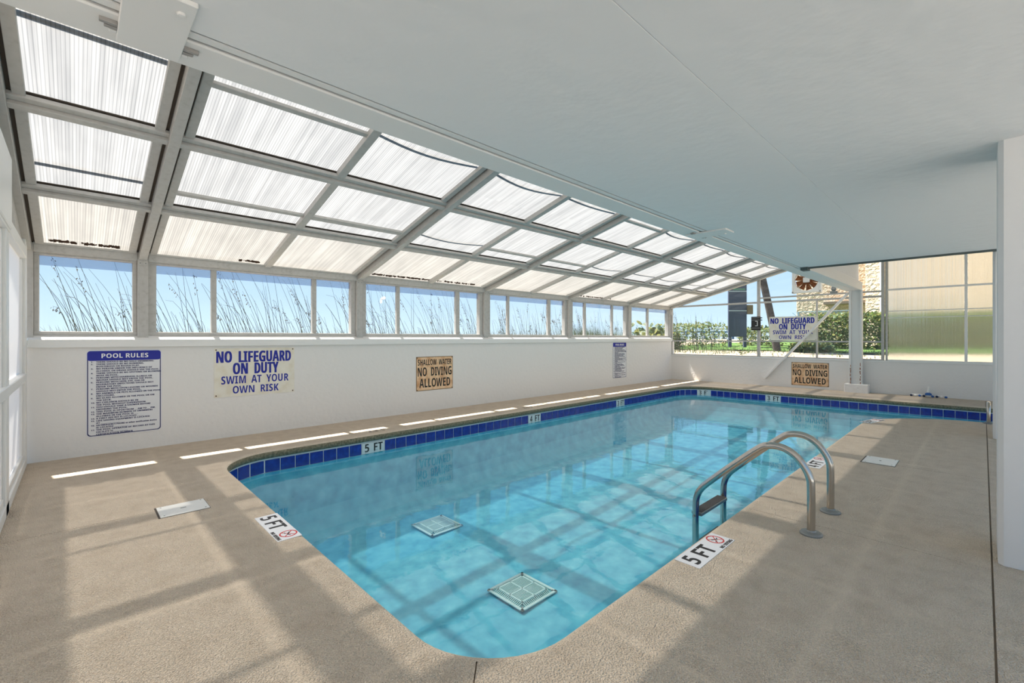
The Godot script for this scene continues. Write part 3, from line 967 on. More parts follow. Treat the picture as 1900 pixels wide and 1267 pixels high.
func build_signs() -> void:
	# rules board
	var s := base("pool_rules_sign", "large rules board with blue heading, nearest the left wall", "sign", "", "", Vector3(0.412, 0.682, WZ))
	var t := Transform3D()
	var w := 0.655
	var h := 0.955
	plate("board", t, w + 0.012, h + 0.012, 0.006, 0.04, M.sign_white, s)
	var b := Mb.new()       # printed border
	var pts := PackedVector2Array()
	for q in 4:
		var c := Vector2((w / 2 - 0.035) * [1, -1, -1, 1][q], (h / 2 - 0.035) * [1, 1, -1, -1][q])
		for k in 6:
			var a := PI / 2 * (q + k / 5.0)
			pts.append(c + Vector2(cos(a), sin(a)) * 0.03)
	for i in pts.size():
		var p := pts[i]
		var q := pts[(i + 1) % pts.size()]
		var pi := p * Vector2(0.974, 0.982)
		var qi := q * Vector2(0.974, 0.982)
		b.quad(Vector3(p.x, p.y, 0.0066), Vector3(q.x, q.y, 0.0066), Vector3(qi.x, qi.y, 0.0066), Vector3(pi.x, pi.y, 0.0066))
	add(b, "border", M.navy_print, s)
	plate("heading_band", off(t, 0, h / 2 - 0.06, 0.006), w - 0.01, 0.11, 0.001, 0.028, M.blue_print, s)
	lettering("POOL RULES", "heading", M.white_print, s, off(t, 0, h / 2 - 0.06, 0.0072), 0.41, 0.052)
	for i in RULES.size():
		var y := h / 2 - 0.128 - i * 0.0252
		if RULES[i][0] != "": line_left(RULES[i][0], M.navy_print, s, -w / 2 + 0.035, y, 0.0066, 0.014, 1.25)
		line_left(RULES[i][1], M.navy_print, s, -w / 2 + 0.078, y, 0.0066, 0.0165, 1.13 if i != 28 else 0.93)
	var s2: Node3D = s.duplicate()
	s2.name = numbered("pool_rules_sign")
	add_child(s2)
	s2.position = Vector3(10.65, 0.70, WZ)
	s2.set_meta("label", "distant rules board with dark heading near the far corner")
	for q in [s, s2]: q.set_meta("group", "pool rules boards on the window wall")
	# lifeguard notices
	for q in [[Transform3D(Basis(), Vector3(1.768, 0.848, WZ)), 0.978, 0.635, "cream lifeguard notice with blue letters on the window wall"], [Transform3D(Basis(Vector3.UP, -PI / 2), Vector3(EX + 0.012, 1.553, -3.485)), 1.1, 0.635, "lifeguard notice hung against the far end glass behind the brace"]]:
		var n := base("lifeguard_sign", q[3], "sign", "lifeguard notices", "", q[0].origin)
		n.basis = q[0].basis
		plate("board", t, q[1], q[2], 0.005, 0.004, M.sign_cream, n)
		var k: float = q[1] / 0.978
		var ink: Material = M.blue_print
		lettering("NO  LIFEGUARD", "lettering", ink, n, off(t, -0.012, 0.205, 0.005), 0.9 * k, 0.15, true, 0.022)
		lettering("ON  DUTY", "lettering", ink, n, off(t, 0.0, 0.048, 0.005), 0.55 * k, 0.15, true, 0.022)
		lettering("SWIM  AT  YOUR", "lettering", ink, n, off(t, 0.0, -0.1, 0.005), 0.82 * k, 0.105)
		lettering("OWN  RISK", "lettering", ink, n, off(t, 0.0, -0.232, 0.005), 0.56 * k, 0.1)
		screws(t, q[1], q[2], M.screw, n, 0.022, 0.005)
	# diving notices
	for q in [[Transform3D(Basis(), Vector3(4.665, 0.668, WZ)), 0.785, 0.6, "tan shallow water notice in the middle of the window wall"], [Transform3D(Basis(Vector3.UP, -PI / 2), Vector3(EX, 0.368, -3.09)), 0.825, 0.6, "tan shallow water notice low on the far end wall by the steel post"]]:
		var n := base("diving_sign", q[3], "sign", "shallow water notices", "", q[0].origin)
		n.basis = q[0].basis
		plate("backing", t, q[1], q[2], 0.004, 0.004, M.sign_edge, n)
		plate("board", off(t, 0, 0, 0.004), q[1] - 0.02, q[2] - 0.02, 0.002, 0.004, M.sign_tan, n)
		lettering("SHALLOW  WATER", "lettering", M.black_print, n, off(t, 0, 0.2, 0.006), q[1] * 0.92, 0.105)
		lettering("NO  DIVING", "lettering", M.black_print, n, off(t, 0, 0.035, 0.006), q[1] * 0.92, 0.155)
		lettering("ALLOWED", "lettering", M.black_print, n, off(t, 0.0, -0.165, 0.006), q[1] * 0.84, 0.155)
		screws(t, q[1], q[2], M.screw, n, 0.02, 0.006)
	# depth markers stuck on the deck: right runs along the edge, up points to the water
	var near := Basis(Vector3.RIGHT, Vector3.FORWARD, Vector3.UP)
	var marks := [[Transform3D(near, Vector3(2.79, 0.0, -1.18)), "5 FT", "white 5 FT depth marker beside the ladder"], [Transform3D(Basis(Vector3.BACK, Vector3.RIGHT, Vector3.UP), Vector3(1.0, 0.0, -3.372)), "5 FT", "white 5 FT depth marker on the left edge of the pool"], [Transform3D(near, Vector3(5.58, 0.0, -1.2)), "4 FT", "white 4 FT depth marker behind the ladder rails"], [Transform3D(near.rotated(Vector3.UP, -0.22), Vector3(8.98, 0.0, -1.2)), "3 FT", "farthest white depth marker on the deck's curved corner"]]
	for k in marks.size():
		var q: Array = marks[k]
		var n := base("depth_marker", q[2], "depth marker", "depth markers on the deck", "", q[0].origin)
		n.basis = q[0].basis
		plate("plate", t, 0.52, 0.15, 0.003, 0.004, M.sign_white, n)
		lettering(q[1][0], "depth_figure", M.black_print, n, off(t, -0.195, 0.0, 0.003), 0.062, 0.105)
		lettering("FT", "unit_lettering", M.black_print, n, off(t, -0.03, 0.0, 0.003), 0.15, 0.105)
		lettering("NO DIVING", "small_lettering", M.black_print, n, off(t, 0.165, -0.058, 0.003), 0.16, 0.022)
		var ring := Mb.new()
		ring.lathe(Transform3D(Basis(Vector3.RIGHT, PI / 2), Vector3(0.175, 0.016, 0.003)), PackedVector2Array([Vector2(0.055, 0), Vector2(0.055, 0.001), Vector2(0.046, 0.001), Vector2(0.046, 0)]), 28)
		for a in [-0.7, 0.7]:
			ring.box(Transform3D(Basis(Vector3.BACK, a), Vector3(0.175, 0.016, 0.0035)), Vector3(0.1, 0.006, 0.001))
		add(ring, "prohibition_ring", M.red_print, n)
		var fig := Mb.new()
		fig.bar(Vector3(0.15, 0.03, 0.0036), Vector3(0.19, 0.006, 0.0036), 0.008, 0.001, Vector3.BACK)
		fig.bar(Vector3(0.185, 0.01, 0.0036), Vector3(0.205, 0.02, 0.0036), 0.006, 0.001, Vector3.BACK)
		fig.bar(Vector3(0.145, 0.0, 0.0036), Vector3(0.165, 0.0, 0.0036), 0.005, 0.001, Vector3.BACK)
		add(fig, "diver_figure", M.black_print, n)
	# worn stencils on the far coping, read from the other side
	var far := Basis(Vector3.LEFT, Vector3.BACK, Vector3.UP)
	for q in [[2.95, "5 FT", "worn 5 FT stencil on the coping below the lifeguard notice"], [6.0, "4 FT", "worn 4 FT stencil on the coping right of the tan notice"]]:
		var n := base("worn_marker", q[2], "depth marker", "worn stencils on the far coping", "", Vector3(q[0], 0.0, -5.9))
		n.basis = far
		plate("film", t, 0.5, 0.13, 0.0015, 0.004, M.deck, n)
		lettering(q[1][0], "depth_figure", M.worn_print, n, off(t, -0.18, 0.0, 0.0015), 0.055, 0.085)
		lettering("FT", "unit_lettering", M.worn_print, n, off(t, -0.03, 0.0, 0.0015), 0.14, 0.085)

# ---------------------------------------------------------------- things at the pool
func smooth(pts: Array, steps := 5) -> PackedVector3Array:
	var c := Curve3D.new()
	for i in pts.size():
		var d: Vector3 = (pts[mini(i + 1, pts.size() - 1)] - pts[maxi(i - 1, 0)]) / 6.0
		c.add_point(pts[i], -d, d)
	var out := PackedVector3Array()
	for i in pts.size() - 1:
		for k in steps: out.append(c.sample(i, k / float(steps)))
	out.append(pts[-1])
	return out

func build_pool_things() -> void:
	var l := base("pool_ladder", "stainless steel pool ladder with looped handrails and dark treads", "ladder", "", "", Vector3(3.51, 0, -0.79))
	var path := [[0.0, 0.0], [0.0, 0.3], [-0.01, 0.38], [-0.045, 0.45], [-0.1, 0.51], [-0.17, 0.545], [-0.25, 0.545], [-0.32, 0.512], [-0.51, 0.345], [-0.67, 0.195], [-0.73, 0.13], [-0.765, 0.06], [-0.775, -0.03], [-0.775, -0.3], [-0.75, -0.95]]
	for x in [0.0, 0.55]:
		var pts := []
		for q in path: pts.append(Vector3(x, q[1], q[0]))
		var b := Mb.new()
		b.tube(smooth(pts), 0.0245, 14)
		var r := add(b, "handrail", M.steel, l)
		b = Mb.new()
		b.lathe(Transform3D(Basis(), Vector3(x, 0, 0)), PackedVector2Array([Vector2(0.066, 0.0), Vector2(0.066, 0.008), Vector2(0.058, 0.016), Vector2(0.03, 0.022), Vector2(0.026, 0.03), Vector2(0.0245, 0.03)]), 24)
		add(b, "flange", M.galv, r)
		for y in [-0.09, -0.36]:
			b = Mb.new()
			b.tube(PackedVector3Array([Vector3(x - 0.04, y, -0.775), Vector3(x + 0.04, y, -0.775)]), 0.009, 8)
			add(b, "tread_bolt", M.galv, r)
	for y in [-0.07, -0.34, -0.61]:
		var tr := one_box("tread", Vector3(0.02, y - 0.03, -0.82), Vector3(0.53, y, -0.735), M.galv, l, 0.006)
		one_box("tread_grip", Vector3(0.03, y, -0.815), Vector3(0.52, y + 0.003, -0.74), M.tread, tr, 0.001)
	# skimmer lids
	for q in [[0.44, 0.742, -4.365, -4.105, "white skimmer lid on the deck left of the pool"], [5.95, 6.285, -0.885, -0.617, "white skimmer lid on the deck right of the pool"]]:
		var s := base("skimmer_lid", q[4], "skimmer lid", "skimmer lids in the deck")
		one_box("recess_edge", Vector3(q[0] - 0.012, -0.012, q[2] - 0.012), Vector3(q[1] + 0.004, 0.0012, q[3] + 0.004), M.dark_gap, s, 0.0)
		var lid := one_box("cover", Vector3(q[0], 0.0, q[2]), Vector3(q[1], 0.006, q[3]), M.lid, s, 0.002)
		one_box("finger_slot", Vector3((q[0] + q[1]) / 2 - 0.018, 0.0058, (q[2] + q[3]) / 2 - 0.008), Vector3((q[0] + q[1]) / 2 + 0.018, 0.0066, (q[2] + q[3]) / 2 + 0.008), M.galv, lid, 0.0)
		for c in [[0.08, 0.1], [0.92, 0.1], [0.08, 0.9], [0.92, 0.9]]:
			var b := Mb.new()
			b.lathe(Transform3D(Basis(), Vector3(lerpf(q[0], q[1], c[0]), 0.006, lerpf(q[2], q[3], c[1]))), PackedVector2Array([Vector2(0.006, 0), Vector2(0.005, 0.0015), Vector2(0, 0.002)]), 8)
			add(b, "screw", M.galv, lid)
	# drain covers on the pool floor
	for q in [[3.03, -3.01, "square drain grate on the pool floor nearest the camera"], [3.3, -4.8, "square drain grate on the pool floor under the windows' reflection"]]:
		var d := base("drain_cover", q[2], "drain", "drain grates on the pool floor", "", Vector3(q[0], pool_floor(q[0]) + 0.014, q[1]))
		var a := 0.235
		for s in 4:
			one_box("rim", Vector3(-a, 0, -a), Vector3(a, 0.012, -a + 0.03), M.drain, d, 0.003).rotation.y = s * PI / 2
		one_box("pan", Vector3(-a + 0.02, -0.004, -a + 0.02), Vector3(a - 0.02, 0.002, a - 0.02), M.drain_dark, d, 0.0)
		var i := 0.165
		for s in 4:
			one_box("inner_rim", Vector3(-i, 0.008, -i), Vector3(i, 0.03, -i + 0.018), M.drain, d, 0.003).rotation.y = s * PI / 2
		for s in 2:
			one_box("cross_bar", Vector3(-i, 0.01, -0.008), Vector3(i, 0.03, 0.008), M.drain, d, 0.002).rotation.y = s * PI / 2
		var sl := Mb.new()
		sl.box(Transform3D(), Vector3(2 * i - 0.03, 0.012, 0.006))
		var slat := sl.mesh()
		for k in 18:
			add(slat, "slat", M.drain, d, Transform3D(Basis(), Vector3(0, 0.02, -i + 0.026 + k * 0.0164)))
		sl = Mb.new()
		sl.box(Transform3D(Basis(Vector3.RIGHT, 0.3), Vector3.ZERO), Vector3(0.006, 0.006, 0.052))
		slat = sl.mesh()
		for s in 4:
			for k in 17:
				var tb := Basis(Vector3.UP, s * PI / 2)
				add(slat, "side_slat", M.drain, d, Transform3D(tb, tb * Vector3(-0.16 + k * 0.02, 0.014, i + 0.022)))
		for c in [[-1, -1], [1, -1], [-1, 1], [1, 1]]:
			var b := Mb.new()
			b.lathe(Transform3D(Basis(), Vector3(c[0] * 0.2, 0.012, c[1] * 0.2)), PackedVector2Array([Vector2(0.012, 0), Vector2(0.01, 0.004), Vector2(0, 0.005)]), 10)
			add(b, "screw", M.galv, d)
	# vacuum head against the end wall
	var v := base("vacuum_head", "blue and white pool vacuum head lying at the foot of the far wall", "pool vacuum", "", "", Vector3(13.44, 0, -0.83))
	var b := Mb.new()
	b.tube(PackedVector3Array([Vector3(0, 0.045, -0.3), Vector3(0, 0.045, 0.3)]), 0.014, 8)
	add(b, "axle", M.white_paint, v)
	for k in 9:
		b = Mb.new()
		var z := -0.28 + k * 0.07
		b.lathe(Transform3D(Basis(Vector3.RIGHT, PI / 2), Vector3(0, 0.03, z - 0.025)), PackedVector2Array([Vector2(0.0, 0.0), Vector2(0.02, 0.004), Vector2(0.027, 0.02), Vector2(0.02, 0.044), Vector2(0.0, 0.05)]), 12)
		add(b, "roller", [M.vac_navy, M.lid, M.vac_blue][k % 3], v)
	b = Mb.new()
	b.lathe(Transform3D(Basis(), Vector3(0, 0.05, 0)), PackedVector2Array([Vector2(0.06, 0.0), Vector2(0.055, 0.035), Vector2(0.03, 0.05), Vector2(0.026, 0.055)]), 14)
	add(b, "swivel", M.vac_blue, v)
	b = Mb.new()
	b.tube(PackedVector3Array([Vector3(0, 0.1, 0), Vector3(0.015, 0.17, 0.005), Vector3(0.03, 0.235, 0.01)]), 0.025, 10, 0.019)
	add(b, "hose_neck", M.lid, v)
	# rail by the steps, mostly behind the second column
	var h := base("grab_rail", "curved stainless grab rail at the far side bay beside the rear column", "handrail", "", "", Vector3(10.0, 0, 0.06))
	b = Mb.new()
	b.tube(smooth([Vector3(0, 0, 0), Vector3(0, 0.18, 0), Vector3(0.05, 0.27, 0), Vector3(0.16, 0.3, 0), Vector3(0.3, 0.26, 0), Vector3(0.4, 0.12, 0), Vector3(0.42, -0.1, 0), Vector3(0.42, -0.6, 0)]), 0.0245, 12)
	add(b, "rail", M.steel, h)
	b = Mb.new()
	b.lathe(Transform3D(), PackedVector2Array([Vector2(0.066, 0.0), Vector2(0.066, 0.008), Vector2(0.03, 0.022), Vector2(0.0245, 0.03)]), 20)
	add(b, "flange", M.galv, h)

# ---------------------------------------------------------------- things at the far end
func build_end_things() -> void:
	var p := base("steel_post", "white steel channel post with rusty foot on a plastered block", "post", "", "structure")
	one_box("web", Vector3(EX - 0.19, 0.19, -2.19), Vector3(EX - 0.165, CEIL, -2.02), M.white_paint, p, 0.003)
	one_box("flange", Vector3(EX - 0.23, 0.19, -2.235), Vector3(EX - 0.06, CEIL, -2.19), M.white_paint, p, 0.004)
	one_box("flange", Vector3(EX - 0.23, 0.19, -2.02), Vector3(EX - 0.06, CEIL, -1.985), M.white_paint, p, 0.004)
	one_box("plinth", Vector3(EX - 0.27, -0.02, -2.32), Vector3(EX, 0.205, -1.86), M.stucco, p, 0.012)
	var rng := RandomNumberGenerator.new()
	rng.seed = 3
	for z in [-2.2, -2.012]:
		var b := Mb.new()
		var y := 0.21
		while y < 0.68:
			var hh := rng.randf_range(0.02, 0.09)
			b.bx(Vector3(EX - 0.2325, y, z - rng.randf_range(0.003, 0.012)), Vector3(EX - 0.228, y + hh, z + rng.randf_range(0.003, 0.009)))
			y += hh + rng.randf_range(0.0, 0.05)
		add(b, "rust_patch", M.rust, p)
	var d := base("diagonal_brace", "white painted diagonal brace from steel post down to the end wall", "brace", "", "structure")
	one_bar("brace_bar", Vector3(EX - 0.04, 0.2, -4.13), Vector3(EX - 0.12, 2.38, -2.27), 0.05, 0.1, M.white_paint, d, Vector3(1, 0, 0))
	# rusty fan in the gable
	var f := base("wall_fan", "square exhaust fan with rusty blades in the far gable", "fan", "", "", Vector3(EX - 0.03, 2.79, -3.155))
	f.basis = Basis(Vector3.UP, -PI / 2)
	var a := 0.33
	for s in 4:
		one_box("housing_side", Vector3(-a, -a + 0.01, -0.12), Vector3(a, -a + 0.05, 0.04), M.lid, f, 0.006).rotation.z = s * PI / 2
	var b := Mb.new()
	var n := 28
	for k in n:       # face plate with a round mouth
		var u0 := TAU * k / n
		var u1 := TAU * (k + 1) / n
		var o0 := Vector2(cos(u0), sin(u0))
		var o1 := Vector2(cos(u1), sin(u1))
		var e0 := o0 / maxf(absf(o0.x), absf(o0.y)) * (a - 0.01)
		var e1 := o1 / maxf(absf(o1.x), absf(o1.y)) * (a - 0.01)
		var i0 := o0 * 0.27
		var i1 := o1 * 0.27
		b.quad(Vector3(i0.x, i0.y, 0.03), Vector3(e0.x, e0.y, 0.03), Vector3(e1.x, e1.y, 0.03), Vector3(i1.x, i1.y, 0.03))
		b.quad(Vector3(i0.x, i0.y, -0.1), Vector3(i0.x, i0.y, 0.03), Vector3(i1.x, i1.y, 0.03), Vector3(i1.x, i1.y, -0.1))
	add(b, "face_plate", M.lid, f)
	var blade := Mb.new()
	var tb := Transform3D(Basis(Vector3.RIGHT, 0.5), Vector3.ZERO)
	blade.quad(tb * Vector3(0.05, -0.03, 0), tb * Vector3(0.25, -0.085, 0), tb * Vector3(0.25, 0.085, 0), tb * Vector3(0.05, 0.03, 0))
	blade.quad(tb * Vector3(0.05, 0.03, -0.004), tb * Vector3(0.25, 0.085, -0.004), tb * Vector3(0.25, -0.085, -0.004), tb * Vector3(0.05, -0.03, -0.004))
	var bm := blade.mesh()
	for k in 9:
		add(bm, "blade", M.rust, f, Transform3D(Basis(Vector3.BACK, TAU * k / 9), Vector3(0, 0, -0.04)))
	one_box("motor_cover", Vector3(-0.07, -0.06, -0.03), Vector3(0.07, 0.07, 0.05), M.lid, f, 0.01)
	one_bar("cable_arm", Vector3(0.06, 0.0, 0.03), Vector3(0.26, 0.1, 0.03), 0.014, 0.014, M.white_paint, f, Vector3.BACK)
	for s in [-1, 1]:
		one_bar("stay", Vector3(s * 0.03, -0.04, 0.0), Vector3(s * 0.24, -0.2, 0.0), 0.016, 0.016, M.rust, f, Vector3.BACK)
	# black meter on the mullion
	var m := base("meter_box", "small black instrument box fixed to the end window mullion", "meter", "", "", Vector3(EX - 0.01, 1.7, -4.35))
	m.basis = Basis(Vector3.UP, -PI / 2)
	one_box("case", Vector3(-0.125, -0.19, 0), Vector3(0.11, 0.19, 0.05), M.black_plastic, m, 0.008)
	for y in [-0.13, 0.09, 0.15]:
		one_box("rib", Vector3(-0.12, y, 0.05), Vector3(0.1, y + 0.012, 0.053), M.galv, m, 0.001)
	var br := Mb.new()
	br.bx(Vector3(-0.02, 0.055, 0.05), Vector3(0.045, 0.072, 0.053))
	br.bx(Vector3(-0.02, -0.072, 0.05), Vector3(0.045, -0.055, 0.053))
	br.bx(Vector3(0.028, -0.072, 0.05), Vector3(0.045, 0.072, 0.053))
	add(br, "bracket_mark", M.white_print, m)
	for y in [-0.12, -0.08, 0.08, 0.14]:
		one_box("hinge", Vector3(0.11, y, 0.01), Vector3(0.15, y + 0.025, 0.03), M.black_plastic, m, 0.003)
	# small fitting on the rail
	var q := base("floodlight", "small grey fitting standing on the end rail right of the fan", "fitting", "", "", Vector3(EX + 0.02, 2.42, -2.58))
	one_box("foot", Vector3(-0.03, 0.0, -0.08), Vector3(0.03, 0.05, 0.08), M.galv, q, 0.008)
	var hd := Mb.new()
	hd.lathe(Transform3D(Basis(), Vector3(0, 0.05, 0)), PackedVector2Array([Vector2(0.035, 0), Vector2(0.06, 0.04), Vector2(0.05, 0.1), Vector2(0.025, 0.13), Vector2(0.0, 0.135)]), 12)
	add(hd, "head", M.galv, q)

# ---------------------------------------------------------------- outdoors
func ground_y(x: float, z: float) -> float:
	var y := 0.72 + 0.012 * clampf(x - 13.8, 0.0, 30.0)
	if z < -7.3: y = lerpf(y, 1.02, clampf((-7.3 - z) / 2.0, 0.0, 1.0) * clampf((16.0 - x) / 4.0, 0.0, 1.0))
	return y

func sheet(x0: float, z0: float, x1: float, z1: float, nx: int, nz: int, dy: float, f: FastNoiseLite, amp: float) -> Mb:
	var b := Mb.new()
	for i in nx:
		for k in nz:
			var c := []
			for q in [[0, 0], [0, 1], [1, 1], [1, 0]]:
				var x := lerpf(x0, x1, float(i + q[0]) / nx)
				var z := lerpf(z0, z1, float(k + q[1]) / nz)
				c.append(Vector3(x, ground_y(x, z) + dy + amp * f.get_noise_2d(x * 8, z * 8), z))
			b.quad(c[0], c[1], c[2], c[3])
	return b

func leaf_cloud(rng: RandomNumberGenerator, lo: Vector3, hi: Vector3, count: int, size: float) -> Mb:
	var b := Mb.new()
	for i in count:
		var r := Vector3(rng.randf(), rng.randf(), rng.randf())
		# keep the leaves near the shell of the mass
		var ax := rng.randi() % 3
		if rng.randf() < 0.75: r[ax] = (1.0 if ax == 1 else float(rng.randi() % 2)) + clampf(rng.randfn(0.0, 0.05), -0.1, 0.1) / (hi - lo)[ax]
		var p := lo + (hi - lo) * r
		var e := Basis.from_euler(Vector3(rng.randf_range(-1.2, 1.2), rng.randf() * TAU, rng.randf_range(-1.0, 1.0)))
		var s := size * rng.randf_range(0.6, 1.4)
		b.quad(p, p + e * Vector3(s * 0.3, 0, s * 0.5), p + e * Vector3(0, 0.02, s), p + e * Vector3(-s * 0.3, 0, s * 0.5))
	return b

func oats(rng: RandomNumberGenerator, stems: int, tall: float, lean: float, heads: float) -> Array:
	var st := Mb.new()
	var sd := Mb.new()
	for i in stems:
		var h := tall * rng.randf_range(0.45, 1.0)
		var az := PI + rng.randfn(0.0, 0.55)
		var dirv := Vector3(cos(az), 0, sin(az))
		var ln := lean * rng.randf_range(0.3, 1.2)
		var p0 := Vector3(rng.randfn(0, 0.2), 0, rng.randfn(0, 0.3))
		var droop := (rng.randf_range(0.0, 0.1) if rng.randf() < 0.85 else 0.3) * h
		var pts := PackedVector3Array()
		for k in 7:
			var t := k / 6.0
			pts.append(p0 + dirv * (ln * h * (0.72 * t + 0.28 * t * t)) + Vector3(0, h * t - droop * pow(t, 4.0), 0))
		st.tube(pts, 0.0052, 4, 0.0018, false)
		if rng.randf() < heads:
			for k in 14:
				var t := rng.randf_range(4.6, 6.0)
				var q := pts[int(t)].lerp(pts[mini(int(t) + 1, 6)], t - int(t)) + Vector3(rng.randfn(0, 0.014), rng.randf_range(-0.05, 0.0), rng.randfn(0, 0.014))
				var e := Basis.from_euler(Vector3(rng.randf_range(-0.6, 0.6), rng.randf() * TAU, rng.randf_range(-0.6, 0.6)))
				sd.quad(q, q + e * Vector3(0.009, -0.016, 0), q + e * Vector3(0, -0.036, 0), q + e * Vector3(-0.009, -0.016, 0))
	return [st, sd]

func build_outdoors() -> void:
	var f := noise(0.05, 200, 3)
	var g := base("ground", "pale dune sand outside the glass", "", "", "structure")
	add(sheet(EX + 0.2, -30.0, 70.0, 40.0, 60, 60, 0.0, f, 0.08), "sand_side", M.sand, g)
	add(sheet(-30.0, -40.0, EX + 0.2, -7.35, 40, 30, 0.0, f, 0.08), "dune", M.sand, g)
	one_box("bounce_yard", Vector3(-40, -0.35, 1.9), Vector3(EX + 0.2, -0.05, 60), M.bounce_paving, g, 0.0)  # unseen ground added to reflect sunlight up onto the ceiling
	one_box("side_yard", Vector3(-40, -0.35, -7.2), Vector3(LX - 0.7, -0.05, 1.9), M.sand, g, 0.0)
	var rng := RandomNumberGenerator.new()
	rng.seed = 77
	add(sheet(19.0, -12.0, 50.0, 30.0, 50, 60, 0.025, f, 0.1), "turf", M.turf, g).set_meta("kind", "stuff")
	var b := Mb.new()
	for i in 5000:
		var x := 14.6 + pow(rng.randf(), 0.8) * 7.5
		var z := rng.randf_range(-9.0, 4.0)
		if x < (18.6 if z > -5.3 else 15.2) + 1.4 * f.get_noise_2d(z * 30.0, 3.0) and f.get_noise_2d(x * 25, z * 25) < 0.22: continue
		var y := ground_y(x, z) + 0.02
		var az := rng.randf() * TAU
		var h := rng.randf_range(0.04, 0.12)
		var s := Vector3(cos(az), 0, sin(az))
		b.flat(Vector3(x, y, z) - s * 0.012, Vector3(x, y, z) + s * 0.012, Vector3(x, y + h, z) + Vector3(rng.randfn(0, 0.03), 0, rng.randfn(0, 0.03)))
	add(b, "grass_tufts", M.blade_green, g).set_meta("kind", "stuff")
	# ocean beyond the dunes, a pier on the horizon
	var sea := Mb.new()
	sea.bx(Vector3(-2500, -3.2, -2500), Vector3(2500, -3.0, -45))
	tag(add(sea, "ocean", M.sea), "blue-grey ocean beyond the dunes", "sea", "", "stuff")
	var pier := base("fishing_pier", "long low pier on piles along the horizon", "pier")
	one_bar("pier_deck", Vector3(140, 3.3, -75), Vector3(190, 3.3, -25), 3.0, 0.5, M.pier, pier)
	one_bar("pier_railing", Vector3(139, 4.2, -75), Vector3(189, 4.2, -25), 0.2, 0.2, M.pier, pier)
	for k in 24:
		var t := k / 23.0
		one_bar("pile", Vector3(140 + 50 * t, 3.2, -75 + 50 * t), Vector3(140 + 50 * t, -2.98, -75 + 50 * t), 0.5, 0.5, M.pier, pier, Vector3.RIGHT)
	# sea oats outside the windows
	var kinds := []
	for k in 6: kinds.append(oats(rng, 22, 1.9, 0.42, 0.12))
	for k in 5: kinds.append(oats(rng, 30, 1.6, 0.28, 0.3))
	for k in kinds.size():
		kinds[k] = [kinds[k][0].mesh(), kinds[k][1].mesh() if kinds[k][1].v.size() else null]
	var where := ["the single-pane window", "the lifeguard notice window", "the window left of the tan notice", "the window right of the tan notice", "the window over the narrow rules board", "the two-pane corner window"]
	var order := ["first", "second", "third", "fourth", "fifth"]
	for w in 6:
		var n: int = [2, 5, 5, 5, 5, 4][w]
		for c in n:
			var z := -8.6 + 0.35 * ((c % 2) * 2 - 1) * rng.randf_range(0.6, 1.0) - (0.7 if w == 5 else 0.0)
			var x := lerpf(BAYS[w], BAYS[w + 1], (c + 0.75) / n) * (-z / 6.97) + 0.15
			var o := base("sea_oats", "%s clump of sea oats from the left outside %s" % [order[c], where[w]], "sea oats", "sea oats outside the windows", "", Vector3(x, ground_y(x, z) - 0.05, z))
			o.rotation.y = rng.randf_range(-0.3, 0.3)
			var kk := (w * 5 + c) % 6 if w < 3 else 6 + (w * 5 + c) % 5
			o.scale = Vector3.ONE * (rng.randf_range(0.8, 1.0) if w < 5 else rng.randf_range(0.5, 0.7))
			add(kinds[kk][0], "stems", M.oat_stem, o)
			if kinds[kk][1]: add(kinds[kk][1], "seed_heads", M.oat_seed, o)
	for c in 4:
		var x := 16.4 + c * 1.5
		var z := -8.2 - c * 0.1
		var o := base("sea_oats", "%s clump of sea oats from the left beyond the far end glass" % order[c], "sea oats", "sea oats beyond the far end", "", Vector3(x, ground_y(x, z), z))
		add(kinds[6 + c][0], "stems", M.oat_stem, o)
		add(kinds[6 + c][1], "seed_heads", M.oat_seed, o)
	# low dune grass
	b = Mb.new()
	for i in 8200:
		var z := rng.randf_range(-11.5, -7.6)
		var x := rng.randf_range(-1.5, 13.8) * (-z / 6.97) if i < 5200 else rng.randf_range(8.4, 12.2) * (-z / 6.97)
		var h := rng.randf_range(0.25, 0.62) * (1.0 if i < 5200 else 1.45)
		if x < 9.0 and rng.randf() < 0.45: continue
		var y := ground_y(x, z) - 0.02
		var s := Vector3(0.006, 0, rng.randf_range(-0.004, 0.004))
		var tip := Vector3(x + rng.randfn(-0.12, 0.16), y + h, z + rng.randfn(0, 0.12))
		var mid := Vector3(x, y, z).lerp(tip, 0.5) + Vector3(0.03, 0.05, 0)
		b.quad(Vector3(x, y, z) - s, Vector3(x, y, z) + s, mid + s * 0.8, mid - s * 0.8)
		b.flat(mid - s * 0.8, mid + s * 0.8, tip)
	tag(add(b, "dune_grass", M.blade_green, g), "", "", "", "stuff")
	# scrap caught among the stems
	b = Mb.new()
	for q in [[Vector3(0, 0, 0), Vector3(0.09, 0.06, 0.02)], [Vector3(-0.03, -0.06, 0.01), Vector3(0.05, 0.07, 0.02)], [Vector3(0.05, 0.01, -0.01), Vector3(0.05, 0.04, 0.03)]]:
		b.box(Transform3D(Basis.from_euler(Vector3(0.3, 0.4, 0.5 + q[0].x * 9)), q[0]), q[1], 0.01)
	tag(add(b, "plastic_scrap", M.scrap, null, Transform3D(Basis(), Vector3(4.19, 2.05, -7.9))), "small white scrap caught high among the stems outside the windows", "litter")
	# round-leaved shrub at the corner window
	var gr := base("sea_grape", "round-leaved dark green shrub outside the corner window", "shrub", "", "", Vector3(14.3, 0.85, -7.95))
